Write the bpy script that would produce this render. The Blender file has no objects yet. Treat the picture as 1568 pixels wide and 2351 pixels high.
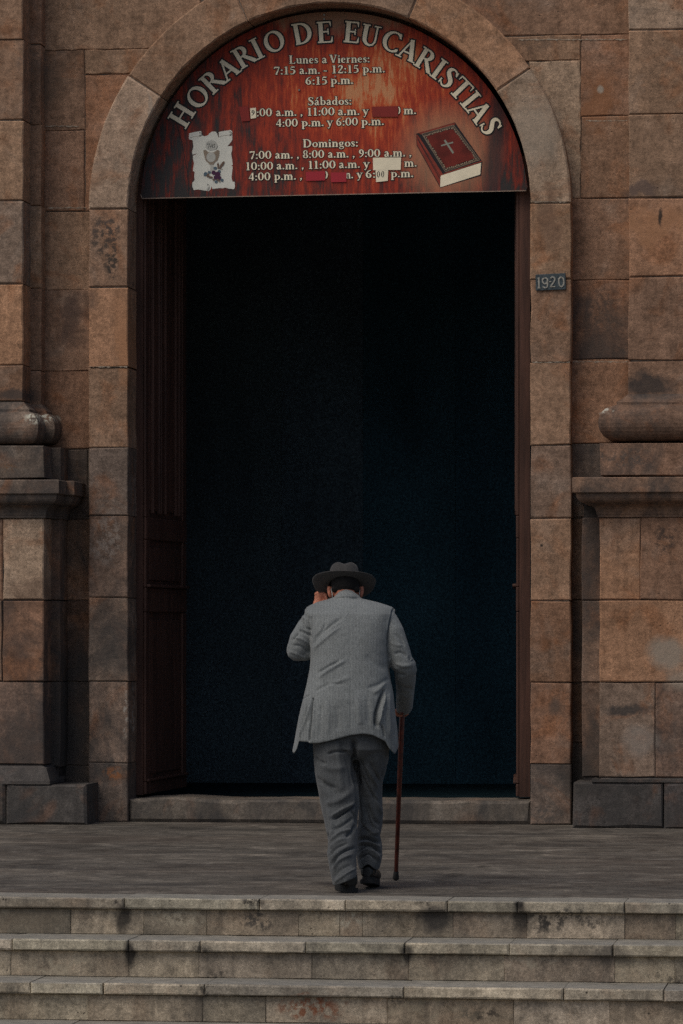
import bpy, bmesh, math, random
import numpy as np
from mathutils import Vector, Matrix, noise as mnoise
random.seed(7)
S = bpy.context.scene
COL = S.collection
PI = math.pi
R_ = math.radians

# ------------------------------------------------------------------ camera, sky, sun, exposure
F = 9470.0; HX = 784.0; HY = 1440.0; CZ = 1.276      # focal length and principal point in units of a 1568 px wide frame
PSI = math.atan(1281.0 / F)
SN, CS = math.sin(PSI), math.cos(PSI)
cam = bpy.data.cameras.new('camera'); camo = bpy.data.objects.new('camera', cam); COL.objects.link(camo)
cam.sensor_fit = 'HORIZONTAL'; cam.sensor_width = 36; cam.lens = F / 1568 * 36
cam.shift_y = (HY - 1175.5) / 1568
cam.clip_start = 0.5; cam.clip_end = 400
camo.location = (0, 0, CZ); camo.rotation_euler = (PI / 2, 0, PSI)
S.camera = camo

W = bpy.data.worlds.new('World'); S.world = W; W.use_nodes = True
wn = W.node_tree; bg = wn.nodes['Background']
sky = wn.nodes.new('ShaderNodeTexSky'); sky.sky_type = 'NISHITA'; sky.sun_disc = False
SUN_EL, SUN_AZ = R_(55), R_(218)                     # azimuth clockwise from +Y: high, behind the camera and to the left
sky.sun_elevation = SUN_EL; sky.sun_rotation = SUN_AZ
sky.air_density = 1.0; sky.dust_density = 4.0; sky.ozone_density = 1.0
wn.links.new(sky.outputs[0], bg.inputs[0]); bg.inputs[1].default_value = 0.09
sl = bpy.data.lights.new('sun', 'SUN'); so = bpy.data.objects.new('sun', sl); COL.objects.link(so)
sl.energy = 1.25; sl.angle = R_(38); sl.color = (1.0, 0.93, 0.82)
sd = Vector((math.sin(SUN_AZ) * math.cos(SUN_EL), math.cos(SUN_AZ) * math.cos(SUN_EL), math.sin(SUN_EL)))
so.rotation_euler = sd.to_track_quat('Z', 'Y').to_euler(); so.location = (-8, -5, 20)
S.view_settings.view_transform = 'Standard'; S.view_settings.look = 'None'
S.view_settings.gamma = 1; S.view_settings.use_curve_mapping = False
S.view_settings.exposure = -0.25
S.render.engine = 'CYCLES'
S.cycles.use_denoising = False
S.cycles.max_bounces = 6

# ------------------------------------------------------------------ helpers
def P(px, py, Y):
    """point of the facade-parallel plane at depth Y seen at (px, py)"""
    u = (px - HX) / F; v = (HY - py) / F
    t = Y / (CS + u * SN)
    return (t * (-SN + u * CS), CZ + t * v)
def PX(px, Y): return P(px, HY, Y)[0]
def PZ(py, Y, px=760): return P(px, py, Y)[1]

def tag(o, label=None, cat=None, group=None, kind=None):
    if label: o['label'] = label
    if cat: o['category'] = cat
    if group: o['group'] = group
    if kind: o['kind'] = kind
    return o
def empty(name, loc=(0, 0, 0), rz=0):
    o = bpy.data.objects.new(name, None); COL.objects.link(o); o.location = loc; o.rotation_euler = (0, 0, rz)
    o.empty_display_size = .2
    return o
def mkobj(name, verts, faces, mat, parent=None, smooth=False, color=None, origin=None):
    me = bpy.data.meshes.new(name)
    if origin is not None:
        verts = [(v[0] - origin[0], v[1] - origin[1], v[2] - origin[2]) for v in verts]
    me.from_pydata([tuple(v) for v in verts], [], [tuple(f) for f in faces]); me.validate(); me.update()
    if smooth:
        for p in me.polygons: p.use_smooth = True
    mats = mat if isinstance(mat, (list, tuple)) else [mat]
    for m in mats: me.materials.append(m)
    o = bpy.data.objects.new(name, me); COL.objects.link(o)
    if origin is not None: o.location = origin
    if parent: o.parent = parent
    if color: o.color = (*color, 1)
    return o
class MB:
    def __init__(s): s.v = []; s.f = []; s.m = []
    def add(s, v, f, mi=0):
        n = len(s.v); s.v += [tuple(p) for p in v]; s.f += [tuple(i + n for i in q) for q in f]; s.m += [mi] * len(f)
    def box(s, x0, x1, y0, y1, z0, z1, mi=0):
        s.add([(x0,y0,z0),(x1,y0,z0),(x1,y1,z0),(x0,y1,z0),(x0,y0,z1),(x1,y0,z1),(x1,y1,z1),(x0,y1,z1)],
              [(0,3,2,1),(4,5,6,7),(0,1,5,4),(1,2,6,5),(2,3,7,6),(3,0,4,7)], mi)
    def build(s, name, mat, parent=None, smooth=False, color=None):
        o = mkobj(name, s.v, s.f, mat, parent, smooth, color)
        if len(s.m) == len(o.data.polygons):
            o.data.polygons.foreach_set('material_index', s.m)
        return o

def newmat(name):
    m = bpy.data.materials.new(name); m.use_nodes = True
    nt = m.node_tree; b = nt.nodes['Principled BSDF']
    return m, nt, b
class N:
    """short node builder"""
    def __init__(s, nt): s.nt = nt
    def n(s, t, **k):
        o = s.nt.nodes.new('ShaderNode' + t)
        for a, v in k.items(): setattr(o, a, v)
        return o
    def l(s, a, b): s.nt.links.new(a, b)
    def val(s, x, sock):
        if hasattr(x, 'links') or hasattr(x, 'is_linked'): s.l(x, sock)
        else: sock.default_value = x
    def pos(s, scale=(1, 1, 1), rot=(0, 0, 0), rnd=0.0, local=False):
        if local:
            src = s.n('TexCoord').outputs['Object']
        else:
            src = s.n('NewGeometry').outputs['Position']
        if rnd:
            oi = s.n('ObjectInfo'); mu = s.n('Math', operation='MULTIPLY'); s.l(oi.outputs['Random'], mu.inputs[0]); mu.inputs[1].default_value = rnd
            ad = s.n('VectorMath', operation='ADD'); s.l(src, ad.inputs[0]); s.l(mu.outputs[0], ad.inputs[1]); src = ad.outputs[0]
        mp = s.n('Mapping'); mp.inputs['Scale'].default_value = scale; mp.inputs['Rotation'].default_value = rot
        s.l(src, mp.inputs[0]); return mp.outputs[0]
    def noise(s, vec, scale, detail=4, rough=.55, dist=0):
        o = s.n('TexNoise'); s.l(vec, o.inputs['Vector']); o.inputs['Scale'].default_value = scale
        o.inputs['Detail'].default_value = detail; o.inputs['Roughness'].default_value = rough; o.inputs['Distortion'].default_value = dist
        return o.outputs[0]
    def ramp(s, fac, stops, interp='LINEAR'):
        o = s.n('ValToRGB'); o.color_ramp.interpolation = interp; el = o.color_ramp.elements
        while len(el) < len(stops): el.new(.5)
        for e, (p, c) in zip(el, stops):
            e.position = p; e.color = (*c, 1) if isinstance(c, tuple) else (c, c, c, 1)
        s.l(fac, o.inputs[0]); return o.outputs[0]
    def rng(s, fac, a, b, c, d):
        o = s.n('MapRange'); s.l(fac, o.inputs[0])
        for i, v in zip((1, 2, 3, 4), (a, b, c, d)): o.inputs[i].default_value = v
        return o.outputs[0]
    def mix(s, fac, a, b, mode='MIX'):
        o = s.n('Mix', data_type='RGBA', blend_type=mode)
        s.val(fac, o.inputs[0])
        for x, i in ((a, 6), (b, 7)):
            if isinstance(x, tuple): o.inputs[i].default_value = (*x, 1)
            elif isinstance(x, float): o.inputs[i].default_value = (x, x, x, 1)
            else: s.l(x, o.inputs[i])
        return o.outputs[2]
    def math(s, op, a, b=0.0):
        o = s.n('Math', operation=op); s.val(a, o.inputs[0]); s.val(b, o.inputs[1]); return o.outputs[0]
    def bump(s, h, strength, dist, prev=None):
        o = s.n('Bump'); s.l(h, o.inputs['Height']); o.inputs['Strength'].default_value = strength; o.inputs['Distance'].default_value = dist
        if prev is not None: s.l(prev, o.inputs['Normal'])
        return o.outputs[0]

BL = []
def P0(px, py, Y):
    u = (px - HX) / F; v = (HY - py) / F; t = Y / (CS + u * SN)
    return t * (-SN + u * CS), CZ + t * v
def blotches(k, c, which):
    """stains, chips and repairs with a shape of their own, each at its own place on the stone"""
    lst = [b for b in BL if b[0] == which]
    if not lst: return c
    src = k.n('NewGeometry').outputs['Position']
    nz = k.n('TexNoise'); nz.inputs['Scale'].default_value = 7; nz.inputs['Detail'].default_value = 5; nz.inputs['Roughness'].default_value = .65
    k.l(src, nz.inputs['Vector'])
    sb = k.n('VectorMath', operation='SUBTRACT'); k.l(nz.outputs[1], sb.inputs[0]); sb.inputs[1].default_value = (.5, .5, .5)
    br = k.noise(src, 26, 5, .7)
    brf = k.rng(br, .47, .56, 0, 1)
    for _, px, py, Y, rx, rz, col, st, warp, broken in lst:
        X, Z = P0(px, py, Y); s = Y / F
        sc = k.n('VectorMath', operation='SCALE'); k.l(sb.outputs[0], sc.inputs[0]); sc.inputs['Scale'].default_value = warp * max(rx, rz) * s * 2.2
        ad = k.n('VectorMath', operation='ADD'); k.l(src, ad.inputs[0]); k.l(sc.outputs[0], ad.inputs[1])
        s2 = k.n('VectorMath', operation='SUBTRACT'); k.l(ad.outputs[0], s2.inputs[0]); s2.inputs[1].default_value = (X, Y, Z)
        mu = k.n('VectorMath', operation='MULTIPLY'); k.l(s2.outputs[0], mu.inputs[0]); mu.inputs[1].default_value = (1 / (rx * s), 0, 1 / (rz * s))
        le = k.n('VectorMath', operation='LENGTH'); k.l(mu.outputs[0], le.inputs[0])
        f = k.rng(le.outputs['Value'], 1.15, .55, 0, st)
        if broken: f = k.math('MULTIPLY', f, brf)
        c = k.mix(f, c, col)
    return c
DK = (.035, .032, .030); PAL = (.40, .36, .30); ORG = (.42, .215, .115)
for t_ in [
  ('f', 245, 545, 26.6, 36, 70, (.07, .058, .05), .85, .5, 1), ('f', 258, 610, 26.6, 16, 40, (.05, .045, .04), .9, .5, 1), ('f', 165, 735, 26.75, 34, 75, (.115, .075, .06), .75, .7, 0),
  ('f', 215, 690, 26.75, 30, 30, (.14, .10, .08), .5, .7, 0), ('f', 245, 1240, 26.6, 44, 60, (.30, .25, .215), .75, .5, 1), ('f', 285, 800, 26.6, 18, 80, ORG, .8, .4, 0), ('f', 272, 720, 26.6, 20, 50, ORG, .5, .5, 0),
  ('f', 262, 1775, 26.6, 30, 18, (.30, .13, .06), .9, .5, 1), ('f', 288, 1640, 26.6, 6, 70, (.42, .38, .33), .8, .3, 1), ('f', 1375, 230, 26.75, 40, 80, (.30, .14, .07), .7, .7, 0), ('f', 1378, 205, 26.75, 9, 10, PAL, .9, .6, 0),
  ('f', 1500, 520, 26.39, 90, 42, ORG, .7, .8, 0), ('f', 1470, 435, 26.39, 50, 18, (.14, .10, .085), .8, .6, 0), ('f', 1516, 498, 26.39, 5, 22, DK, .9, .4, 0), ('f', 1440, 1628, 26.25, 60, 16, (.06, .055, .052), .85, .5, 0),
  ('f', 1470, 1700, 26.25, 40, 40, (.30, .26, .225), .6, .6, 0), ('f', 1530, 1500, 26.25, 48, 40, (.33, .28, .225), .85, .4, 0), ('f', 1560, 1560, 26.25, 40, 30, (.33, .28, .225), .7, .5, 0), ('f', 1380, 720, 26.75, 52, 70, (.10, .075, .062), .75, .6, 1),
  ('f', 80, 958, 26.27, 26, 14, (.60, .60, .50), .85, .5, 1), ('f', 1390, 945, 26.27, 24, 8, (.55, .53, .45), .9, .7, 1), ('f', 1490, 885, 26.39, 70, 26, (.05, .045, .043), .85, .5, 0), ('f', 30, 905, 26.39, 50, 16, (.07, .06, .055), .8, .5, 0),
  ('f', 1440, 1055, 26.25, 80, 28, (.09, .08, .072), .7, .6, 1), ('f', 1530, 1240, 26.25, 30, 34, (.08, .06, .05), .8, .6, 1), ('f', 245, 520, 26.6, 42, 30, (.10, .08, .07), .6, .6, 1),
  ('f', 110, 190, 26.75, 50, 60, (.16, .115, .085), .6, .7, 0), ('f', 60, 130, 26.39, 30, 40, (.17, .125, .10), .5, .7, 1), ('f', 1240, 95, 26.75, 60, 30, (.16, .11, .08), .6, .7, 1), ('f', 1265, 500, 26.6, 22, 80, (.20, .12, .08), .7, .6, 0),
  ('f', 1275, 1620, 26.6, 16, 22, (.11, .085, .07), .7, .4, 0), ('f', 1243, 1252, 26.6, 4, 4, DK, .9, .2, 0), ('f', 70, 1360, 26.25, 60, 40, (.14, .085, .06), .5, .6, 0), ('f', 60, 1700, 26.25, 80, 90, (.07, .062, .058), .7, .5, 0),
  ('f', 170, 1620, 26.75, 50, 190, (.055, .052, .050), .75, .4, 0), ('f', 120, 1150, 26.3, 40, 60, (.08, .07, .065), .5, .5, 0), ('f', 1340, 1780, 26.6, 50, 60, (.06, .055, .05), .7, .5, 0), ('f', 1260, 1870, 26.6, 40, 30, (.09, .085, .08), .6, .5, 1),
  ('f', 20, 1075, 26.25, 20, 12, (.20, .11, .06), .8, .4, 1), ('f', 1420, 1800, 26.2, 90, 16, (.05, .047, .045), .6, .5, 0), ('f', 345, 260, 26.6, 10, 60, (.40, .35, .29), .5, .5, 0), ('f', 1230, 300, 26.6, 60, 90, (.40, .34, .27), .5, .6, 0),
  ('s', 270, 2074, 19.1, 20, 12, DK, .95, .5, 1), ('s', 278, 2110, 19.1, 22, 42, DK, .85, .5, 0), ('s', 575, 2072, 19.1, 34, 12, DK, .9, .6, 1), ('s', 590, 2112, 19.1, 42, 32, (.07, .065, .06), .85, .6, 1), ('s', 985, 2074, 19.1, 42, 9, DK, .9, .6, 1),
  ('s', 998, 2112, 19.1, 42, 36, (.05, .047, .045), .85, .5, 0), ('s', 1190, 2076, 19.1, 14, 14, DK, .95, .4, 0), ('s', 1196, 2112, 19.1, 20, 46, DK, .8, .5, 0), ('s', 292, 2192, 18.8, 16, 34, DK, .9, .5, 0), ('s', 460, 2182, 18.8, 26, 12, DK, .7, .6, 1),
  ('s', 700, 2312, 18.5, 85, 30, (.22, .075, .035), .85, .7, 1), ('s', 410, 2112, 19.1, 70, 26, (.44, .39, .30), .8, .5, 1), ('s', 120, 2215, 18.8, 100, 24, (.42, .37, .28), .7, .5, 1), ('s', 1310, 2116, 19.1, 110, 26, (.06, .058, .055), .8, .8, 1),
  ('s', 1250, 2112, 19.1, 40, 30, (.045, .042, .04), .8, .7, 1), ('s', 930, 2192, 18.8, 16, 30, DK, .85, .5, 0), ('s', 1180, 2205, 18.8, 120, 22, (.45, .40, .31), .55, .6, 1), ('s', 470, 2255, 18.5, 26, 20, DK, .7, .6, 1), ('s', 455, 2275, 18.5, 24, 22, DK, .6, .6, 1),
  ('s', 1100, 2330, 18.5, 60, 18, DK, .8, .7, 1), ('s', 905, 2290, 18.5, 14, 30, DK, .8, .5, 1), ('s', 800, 2110, 19.1, 34, 26, (.45, .42, .34), .8, .6, 1), ('s', 1400, 2200, 18.8, 60, 30, (.09, .08, .072), .6, .6, 0), ('s', 640, 2200, 18.8, 60, 10, (.08, .07, .062), .5, .6, 1),
  ('s', 60, 2110, 19.1, 90, 34, (.20, .165, .125), .5, .6, 0), ('s', 1530, 2260, 18.5, 40, 14, DK, .7, .6, 1), ('s', 990, 2320, 18.5, 120, 30, (.36, .31, .23), .5, .6, 1)]:
    BL.append(t_)
def stone_material(name, stain=.6, pits=.5, grime=0.0, grain=1.0, bed=.35, warm=(.30, .125, .055), drip=0.0):
    m, nt, b = newmat(name); k = N(nt)
    oi = k.n('ObjectInfo')
    p = k.pos(rnd=53.0)
    wp = k.pos()
    base = oi.outputs['Color']
    big = k.noise(p, 1.7, 3, .5, .4)
    c = k.mix(1.0, base, k.ramp(big, [(.25, .72), (.5, 1.0), (.75, 1.22)]), 'MULTIPLY')
    # warm iron staining and grey bleaching in patches of their own
    st = k.noise(p, 3.1, 5, .6, 1.2)
    c = k.mix(k.rng(st, .52, .68, 0, stain), c, warm)
    bl = k.noise(k.pos(rnd=17.0), 2.3, 5, .62, .8)
    c = k.mix(k.rng(bl, .55, .72, 0, .45 * stain), c, (.34, .31, .27))
    # sedimentary bedding
    bd = k.noise(k.pos((1.2, 1.2, 9), (0, R_(28), 0), rnd=29.0), 3.0, 4, .6, .6)
    c = k.mix(bed, c, k.ramp(bd, [(.3, .62), (.55, 1.05), (.75, 1.25)]), 'MULTIPLY')
    mo = k.noise(p, 16, 6, .68)
    c = k.mix(1.0, c, k.ramp(mo, [(.28, .60), (.5, 1.0), (.74, 1.32)]), 'MULTIPLY')
    m2 = k.noise(p, 52, 5, .72)
    c = k.mix(1.0, c, k.ramp(m2, [(.30, .70), (.5, 1.0), (.70, 1.28)]), 'MULTIPLY')
    sr = k.noise(k.pos((6, 6, .8), rnd=11.0), 2.2, 5, .65, .4)
    c = k.mix(.55, c, k.ramp(sr, [(.32, .70), (.5, 1.0), (.70, 1.22)]), 'MULTIPLY')
    gr = k.noise(wp, 150, 2, .7)
    c = k.mix(grain, c, k.ramp(gr, [(.3, .70), (.5, 1.0), (.7, 1.30)]), 'MULTIPLY')
    # pits
    vo = k.n('TexVoronoi'); k.l(p, vo.inputs['Vector']); vo.inputs['Scale'].default_value = 26
    pm = k.noise(p, 4.0, 2, .5)
    pit = k.math('MULTIPLY', k.rng(vo.outputs['Distance'], .16, .07, 0, 1), k.rng(pm, .56, .66, 0, pits))
    c = k.mix(pit, c, (.05, .045, .04))
    # grime film
    if grime > 0:
        gm = k.noise(k.pos((1, 1, .6)), 3.4, 6, .65, .6)
        c = k.mix(k.rng(gm, .42, .62, 0, grime), c, (.058, .056, .055))
    if drip > 0:
        dm = k.noise(k.pos((7, 7, .9)), 1.6, 4, .6, .3)
        c = k.mix(k.rng(dm, .56, .70, 0, drip), c, (.035, .034, .034))
    c = blotches(k, c, 's' if name.startswith('step') else 'f')
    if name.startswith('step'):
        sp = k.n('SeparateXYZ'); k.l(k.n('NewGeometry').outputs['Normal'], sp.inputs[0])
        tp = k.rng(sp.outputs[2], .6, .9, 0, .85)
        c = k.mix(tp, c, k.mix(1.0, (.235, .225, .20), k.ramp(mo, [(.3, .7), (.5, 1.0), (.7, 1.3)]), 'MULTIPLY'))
    k.l(c, b.inputs['Base Color'])
    b.inputs['Roughness'].default_value = .92; b.inputs['Specular IOR Level'].default_value = .2
    bp = k.bump(big, .35, .02); bp = k.bump(mo, .6, .008, bp); bp = k.bump(m2, .6, .004, bp); bp = k.bump(gr, .5, .0015, bp)
    k.l(k.bump(k.math('MULTIPLY', pit, -1.0), .8, .006, bp), b.inputs['Normal'])
    return m
def plain(name, col, rough=.8, spec=.3, nscale=12, var=.25, bump=.3, metallic=0.0, grain=60):
    m, nt, b = newmat(name); k = N(nt)
    p = k.pos(local=True)
    c = k.mix(1.0, col, k.ramp(k.noise(p, nscale, 5, .6), [(.25, 1 - var), (.5, 1.0), (.75, 1 + var)]), 'MULTIPLY')
    g = k.noise(p, grain, 3, .6)
    c = k.mix(.5, c, k.ramp(g, [(.3, .7), (.5, 1.0), (.7, 1.3)]), 'MULTIPLY')
    k.l(c, b.inputs['Base Color']); b.inputs['Roughness'].default_value = rough
    b.inputs['Specular IOR Level'].default_value = spec; b.inputs['Metallic'].default_value = metallic
    if bump: k.l(k.bump(g, bump, .002), b.inputs['Normal'])
    return m

M = {}
M['stone'] = stone_material('sandstone', .55, .6)
M['stone_dirty'] = stone_material('sandstone_grimy', .5, .6, grime=.75)
M['stone_base'] = stone_material('plinth_stone', .25, .7, grime=.8, bed=.2)
M['step'] = stone_material('step_stone', .30, .8, grime=.45, bed=.2, warm=(.30, .19, .12), drip=.35)
M['mortar'] = plain('lime_mortar', (.16, .13, .105), .95, .1, 30, .5, .6)
M['dark_joint'] = plain('dark_joint', (.045, .04, .038), .95, .1, 30, .5, .6)

# sandstone tones
WB = (1.06, .98, .905)
T = dict(tan=(.325, .220, .155), orange=(.37, .215, .135), grey=(.235, .19, .16), brown=(.255, .165, .118),
         pale=(.37, .295, .23), purple=(.205, .15, .125), dark=(.125, .105, .092), darkbrown=(.145, .097, .074),
         rust=(.265, .16, .11), slate=(.165, .145, .13))

def even(v):
    L = .3 * v[0] + .6 * v[1] + .1 * v[2]; m_ = (1.33, .90, .64)          # the walls' common warm brown
    L2 = (L * .86 + .185 * .14) * 1.05
    return tuple((x / L * .74 + y * .26) * L2 for x, y in zip(v, m_))
T = {k_: tuple(x * w_ for x, w_ in zip(even(v_), WB)) for k_, v_ in T.items()}

# ------------------------------------------------------------------ block generator
def outline_block(name, pts, y0, y1, mat, parent, col, bev=.006, jit=.0042, rnd=None):
    """a dressed stone: outline pts [(x,z)] counter-clockwise seen from the front, front face at y0, back at y1"""
    rnd = rnd or random
    n = len(pts)
    cx = sum(p[0] for p in pts) / n; cz = sum(p[1] for p in pts) / n
    o = [(x + rnd.uniform(-jit, jit), z + rnd.uniform(-jit, jit)) for x, z in pts]
    inn = []
    for i in range(n):
        a = Vector(o[i - 1]); b_ = Vector(o[i]); c = Vector(o[(i + 1) % n])
        d1 = (b_ - a); d2 = (c - b_)
        if d1.length < 1e-6 or d2.length < 1e-6: inn.append(o[i]); continue
        d1.normalize(); d2.normalize()
        nn = Vector((-d1.y, d1.x)) + Vector((-d2.y, d2.x))
        if nn.length < 1e-3: nn = Vector((-d1.y, d1.x))
        nn.normalize()
        k = bev / max(.5, abs(nn.dot(Vector((-d1.y, d1.x)))))
        inn.append((b_.x + nn.x * k * rnd.uniform(.5, 1.4), b_.y + nn.y * k * rnd.uniform(.5, 1.4)))
    yy = y0 + rnd.uniform(-.004, .004)
    v = [(x, yy, z) for x, z in inn] + [(x, yy + bev * .9, z) for x, z in o] + [(x, y1, z) for x, z in o]
    f = [tuple(range(n))]
    for i in range(n):
        j = (i + 1) % n
        f.append((i, n + i, n + j, j)); f.append((n + i, 2 * n + i, 2 * n + j, n + j))
    f.append(tuple(range(3 * n - 1, 2 * n - 1, -1)))
    kf = rnd.uniform(.92, 1.08); c = [max(.001, ch * kf * rnd.uniform(.985, 1.015)) for ch in col]
    return mkobj(name, v, f, mat, parent, color=c, origin=(cx, y0, cz))
def rect_pts(x0, z0, x1, z1, seg=.17):
    def line(a, b):
        L = math.dist(a, b); k = max(1, min(6, int(L / seg)))
        return [(a[0] + (b[0] - a[0]) * i / k, a[1] + (b[1] - a[1]) * i / k) for i in range(k)]
    c = [(x0, z0), (x1, z0), (x1, z1), (x0, z1)]
    out = []
    for i in range(4): out += line(c[i], c[(i + 1) % 4])
    return out
G = .0022
def block_px(name, x0, x1, yt, yb, Yf, Yb, mat, parent, col, circle=None, **k):
    """a stone whose front shows at px columns x0..x1, rows yt..yb"""
    X0, X1 = PX(x0, Yf) + G, PX(x1, Yf) - G
    xm = (x0 + x1) / 2
    Z0, Z1 = PZ(yb, Yf, 760) + G, PZ(yt, Yf, 760) - G
    if circle:
        pts = rect_pts(X0, Z0, X1, Z1, .05 if (X1 - X0) < 2 else .12)
        pts = dense(X0, Z0, X1, Z1, .06)
        cx, cz, r = circle
        res = []
        for x, z in pts:
            dx, dz = x - cx, z - cz; d = math.hypot(dx, dz)
            if d < r and z > cz: x, z = cx + dx / d * r, cz + dz / d * r
            elif z <= cz and abs(dx) < r: x = cx + math.copysign(r, dx)
            res.append((x, z))
        pts = [p for i, p in enumerate(res) if math.dist(p, res[i - 1]) > .012]
    else:
        pts = rect_pts(X0, Z0, X1, Z1)
    return outline_block(name, pts, Yf, Yb, mat, parent, col, **k)
def dense(x0, z0, x1, z1, s):
    out = []
    c = [(x0, z0), (x1, z0), (x1, z1), (x0, z1)]
    for i in range(4):
        a, b = c[i], c[(i + 1) % 4]; k = max(1, int(math.dist(a, b) / s))
        out += [(a[0] + (b[0] - a[0]) * j / k, a[1] + (b[1] - a[1]) * j / k) for j in range(k)]
    return out

# ------------------------------------------------------------------ the ground, landing and steps
YE = 19.13                      # front edge of the landing
GZ = -.70                       # street level
XL, XR = -7.5, 3.5
def marble_floor(name, warmmix=.3):
    m, nt, b = newmat(name); k = N(nt)
    p = k.pos((.55, 1, 1))
    a = k.noise(p, 2.2, 6, .62, 1.2)
    c = k.ramp(a, [(.28, (.046, .042, .038)), (.45, (.090, .081, .069)), (.6, (.13, .115, .096)), (.75, (.21, .185, .15))])
    s = k.noise(k.pos((1.5, 1.2, 1), (0, 0, R_(4))), 2.9, 10, .78, 1.0)
    c = k.mix(.85, c, k.ramp(s, [(.36, .42), (.47, .85), (.56, 1.18), (.66, 2.2)]), 'MULTIPLY')
    w = k.noise(k.pos((.5, 1, 1)), 1.0, 3, .5)
    c = k.mix(k.rng(w, .5, .7, 0, warmmix), c, (.095, .070, .054))
    g = k.noise(k.pos((1, .45, 1)), 85, 3, .75)
    c = k.mix(.9, c, k.ramp(g, [(.3, .6), (.5, 1.0), (.7, 1.42)]), 'MULTIPLY')
    sc = k.noise(k.pos((.22, 3.4, 1), (0, 0, R_(-2))), 6.0, 4, .65, .6)
    c = k.mix(k.rng(sc, .60, .68, 0, .6), c, (.22, .21, .19))
    k.l(c, b.inputs['Base Color'])
    k.l(k.rng(s, .3, .7, .55, .8), b.inputs['Roughness']); b.inputs['Specular IOR Level'].default_value = .35
    bp = k.bump(s, .4, .006); k.l(k.bump(g, .4, .002, bp), b.inputs['Normal'])
    return m
M['floor'] = marble_floor('worn_slate_paving')
M['street'] = plain('street_paving', (.14, .13, .12), .9, .2, 3, .3)
mb = MB(); mb.add([(-120, -120, GZ), (120, -120, GZ), (120, 150, GZ), (-120, 150, GZ)], [(0, 1, 2, 3)])
tag(mb.build('ground', M['street']), 'plain grey street paving in front of the church steps', kind='structure')
YF = 26.6                       # front of the door surround
mb = MB(); nx, ny = 44, 30
y0, y1 = YE + .30, YF + .6
gv = []
for j in range(ny + 1):
    for i in range(nx + 1):
        x = XL + (XR - XL) * i / nx; y = y0 + (y1 - y0) * j / ny
        z = 0 if j == 0 else .004 * mnoise.noise(Vector((x * .9, y * .8, 3))) - .002
        gv.append((x, y, z))
gf = [(j * (nx + 1) + i, j * (nx + 1) + i + 1, (j + 1) * (nx + 1) + i + 1, (j + 1) * (nx + 1) + i) for j in range(ny) for i in range(nx)]
mb.add(gv, gf)
mb.box(XL, XR, YE + .32, YF + .6, GZ + .004, -.02)
landing = tag(mb.build('landing_pavement', M['floor'], smooth=True), 'worn dark stone landing between the steps and the church door', kind='structure')

RISE, TREAD, NT = .175, .30, .052
steps = empty('church_steps', (-2.6, YE, GZ))
tag(steps, 'flight of worn pale stone steps with overhanging treads and black drip stains', 'steps')
mb = MB()
for i in range(4):
    ztop = -i * RISE - NT
    mb.box(XL, XR, YE - i * TREAD + .045, YE + .33, GZ + .002 * (i + 1), ztop - .004 - .0 * i)
core = mb.build('step_core', M['dark_joint'], None)
core.parent = steps; core.location = (2.6, -YE, -GZ)
def child_at(o, parent):
    o.parent = parent; o.matrix_parent_inverse = Matrix.Translation(parent.location).inverted() if not parent.rotation_euler.z else parent.matrix_basis.inverted()
nose = [[285, 595, 793, 1026, 1189, 1434], [28, 295, 460, 701, 929, 1169, 1407], [70, 236, 469, 927, 1294, 1524], [150, 520, 900, 1300]]
rise = [[162, 330, 475, 685, 780, 832, 1040, 1209, 1434, 1551], [25, 296, 457, 716, 939, 1158, 1411, 1549], [203, 465, 610, 889, 1179, 1400], [120, 560, 980, 1380]]
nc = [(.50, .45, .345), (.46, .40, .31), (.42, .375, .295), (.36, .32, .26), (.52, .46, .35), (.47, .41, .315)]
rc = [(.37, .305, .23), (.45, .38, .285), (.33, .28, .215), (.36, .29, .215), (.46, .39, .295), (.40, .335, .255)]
rr = random.Random(3)
for i in range(4):
    Yn = YE - i * TREAD
    zt = -i * RISE
    xs = [XL] + [XL + 1.6] + [PX(p, Yn) for p in nose[i]] + [XR - 1.2, XR]
    for a, b in zip(xs[:-1], xs[1:]):
        if b - a < .05: continue
        depth = .34 if i else .30
        o = outline_block('tread_slab', rect_pts(a + .002, zt - NT, b - .002, zt, .16), Yn, Yn + depth, M['step'], None, rr.choice(nc), bev=.007, jit=.0016, rnd=rr)
        o.parent = steps; o.location = Vector(o.location) - steps.location
    Yr = Yn + .03
    xs = [XL] + [XL + 1.3] + [PX(p, Yr) for p in rise[i]] + [XR - 1.4, XR]
    for a, b in zip(xs[:-1], xs[1:]):
        if b - a < .03: continue
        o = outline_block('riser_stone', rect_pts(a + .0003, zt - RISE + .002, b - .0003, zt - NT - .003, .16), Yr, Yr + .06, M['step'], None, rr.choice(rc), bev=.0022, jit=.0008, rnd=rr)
        o.parent = steps; o.location = Vector(o.location) - steps.location

# ------------------------------------------------------------------ the church
church = empty('church', (PX(756, YF), YF, 0))
tag(church, 'brown sandstone church front with arched doorway, pilasters and dark open doors', 'church')
def sub(o, par):
    """parent keeping the world placement (parents here only translate)"""
    off = Vector((0, 0, 0)); q = par
    while q is not None: off += Vector(q.location); q = q.parent
    o.location = Vector(o.location) - off; o.parent = par; return o
YW, YB, YP = 26.75, 26.62, 26.39        # wall, backing pilaster, pilaster
YD, YDB, YPL = 26.25, 26.50, 26.20      # pedestal front, pedestal backing, plinth
ZTOP = 7.6
CX, CZ0 = P(756, 473, YF); RI = abs(PX(1218, YF) - PX(293.5, YF)) / 2; CX = (PX(1218, YF) + PX(293.5, YF)) / 2
RO = abs(PX(1310, YF) - PX(203, YF)) / 2
RM = (RI + RO) / 2
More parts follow.
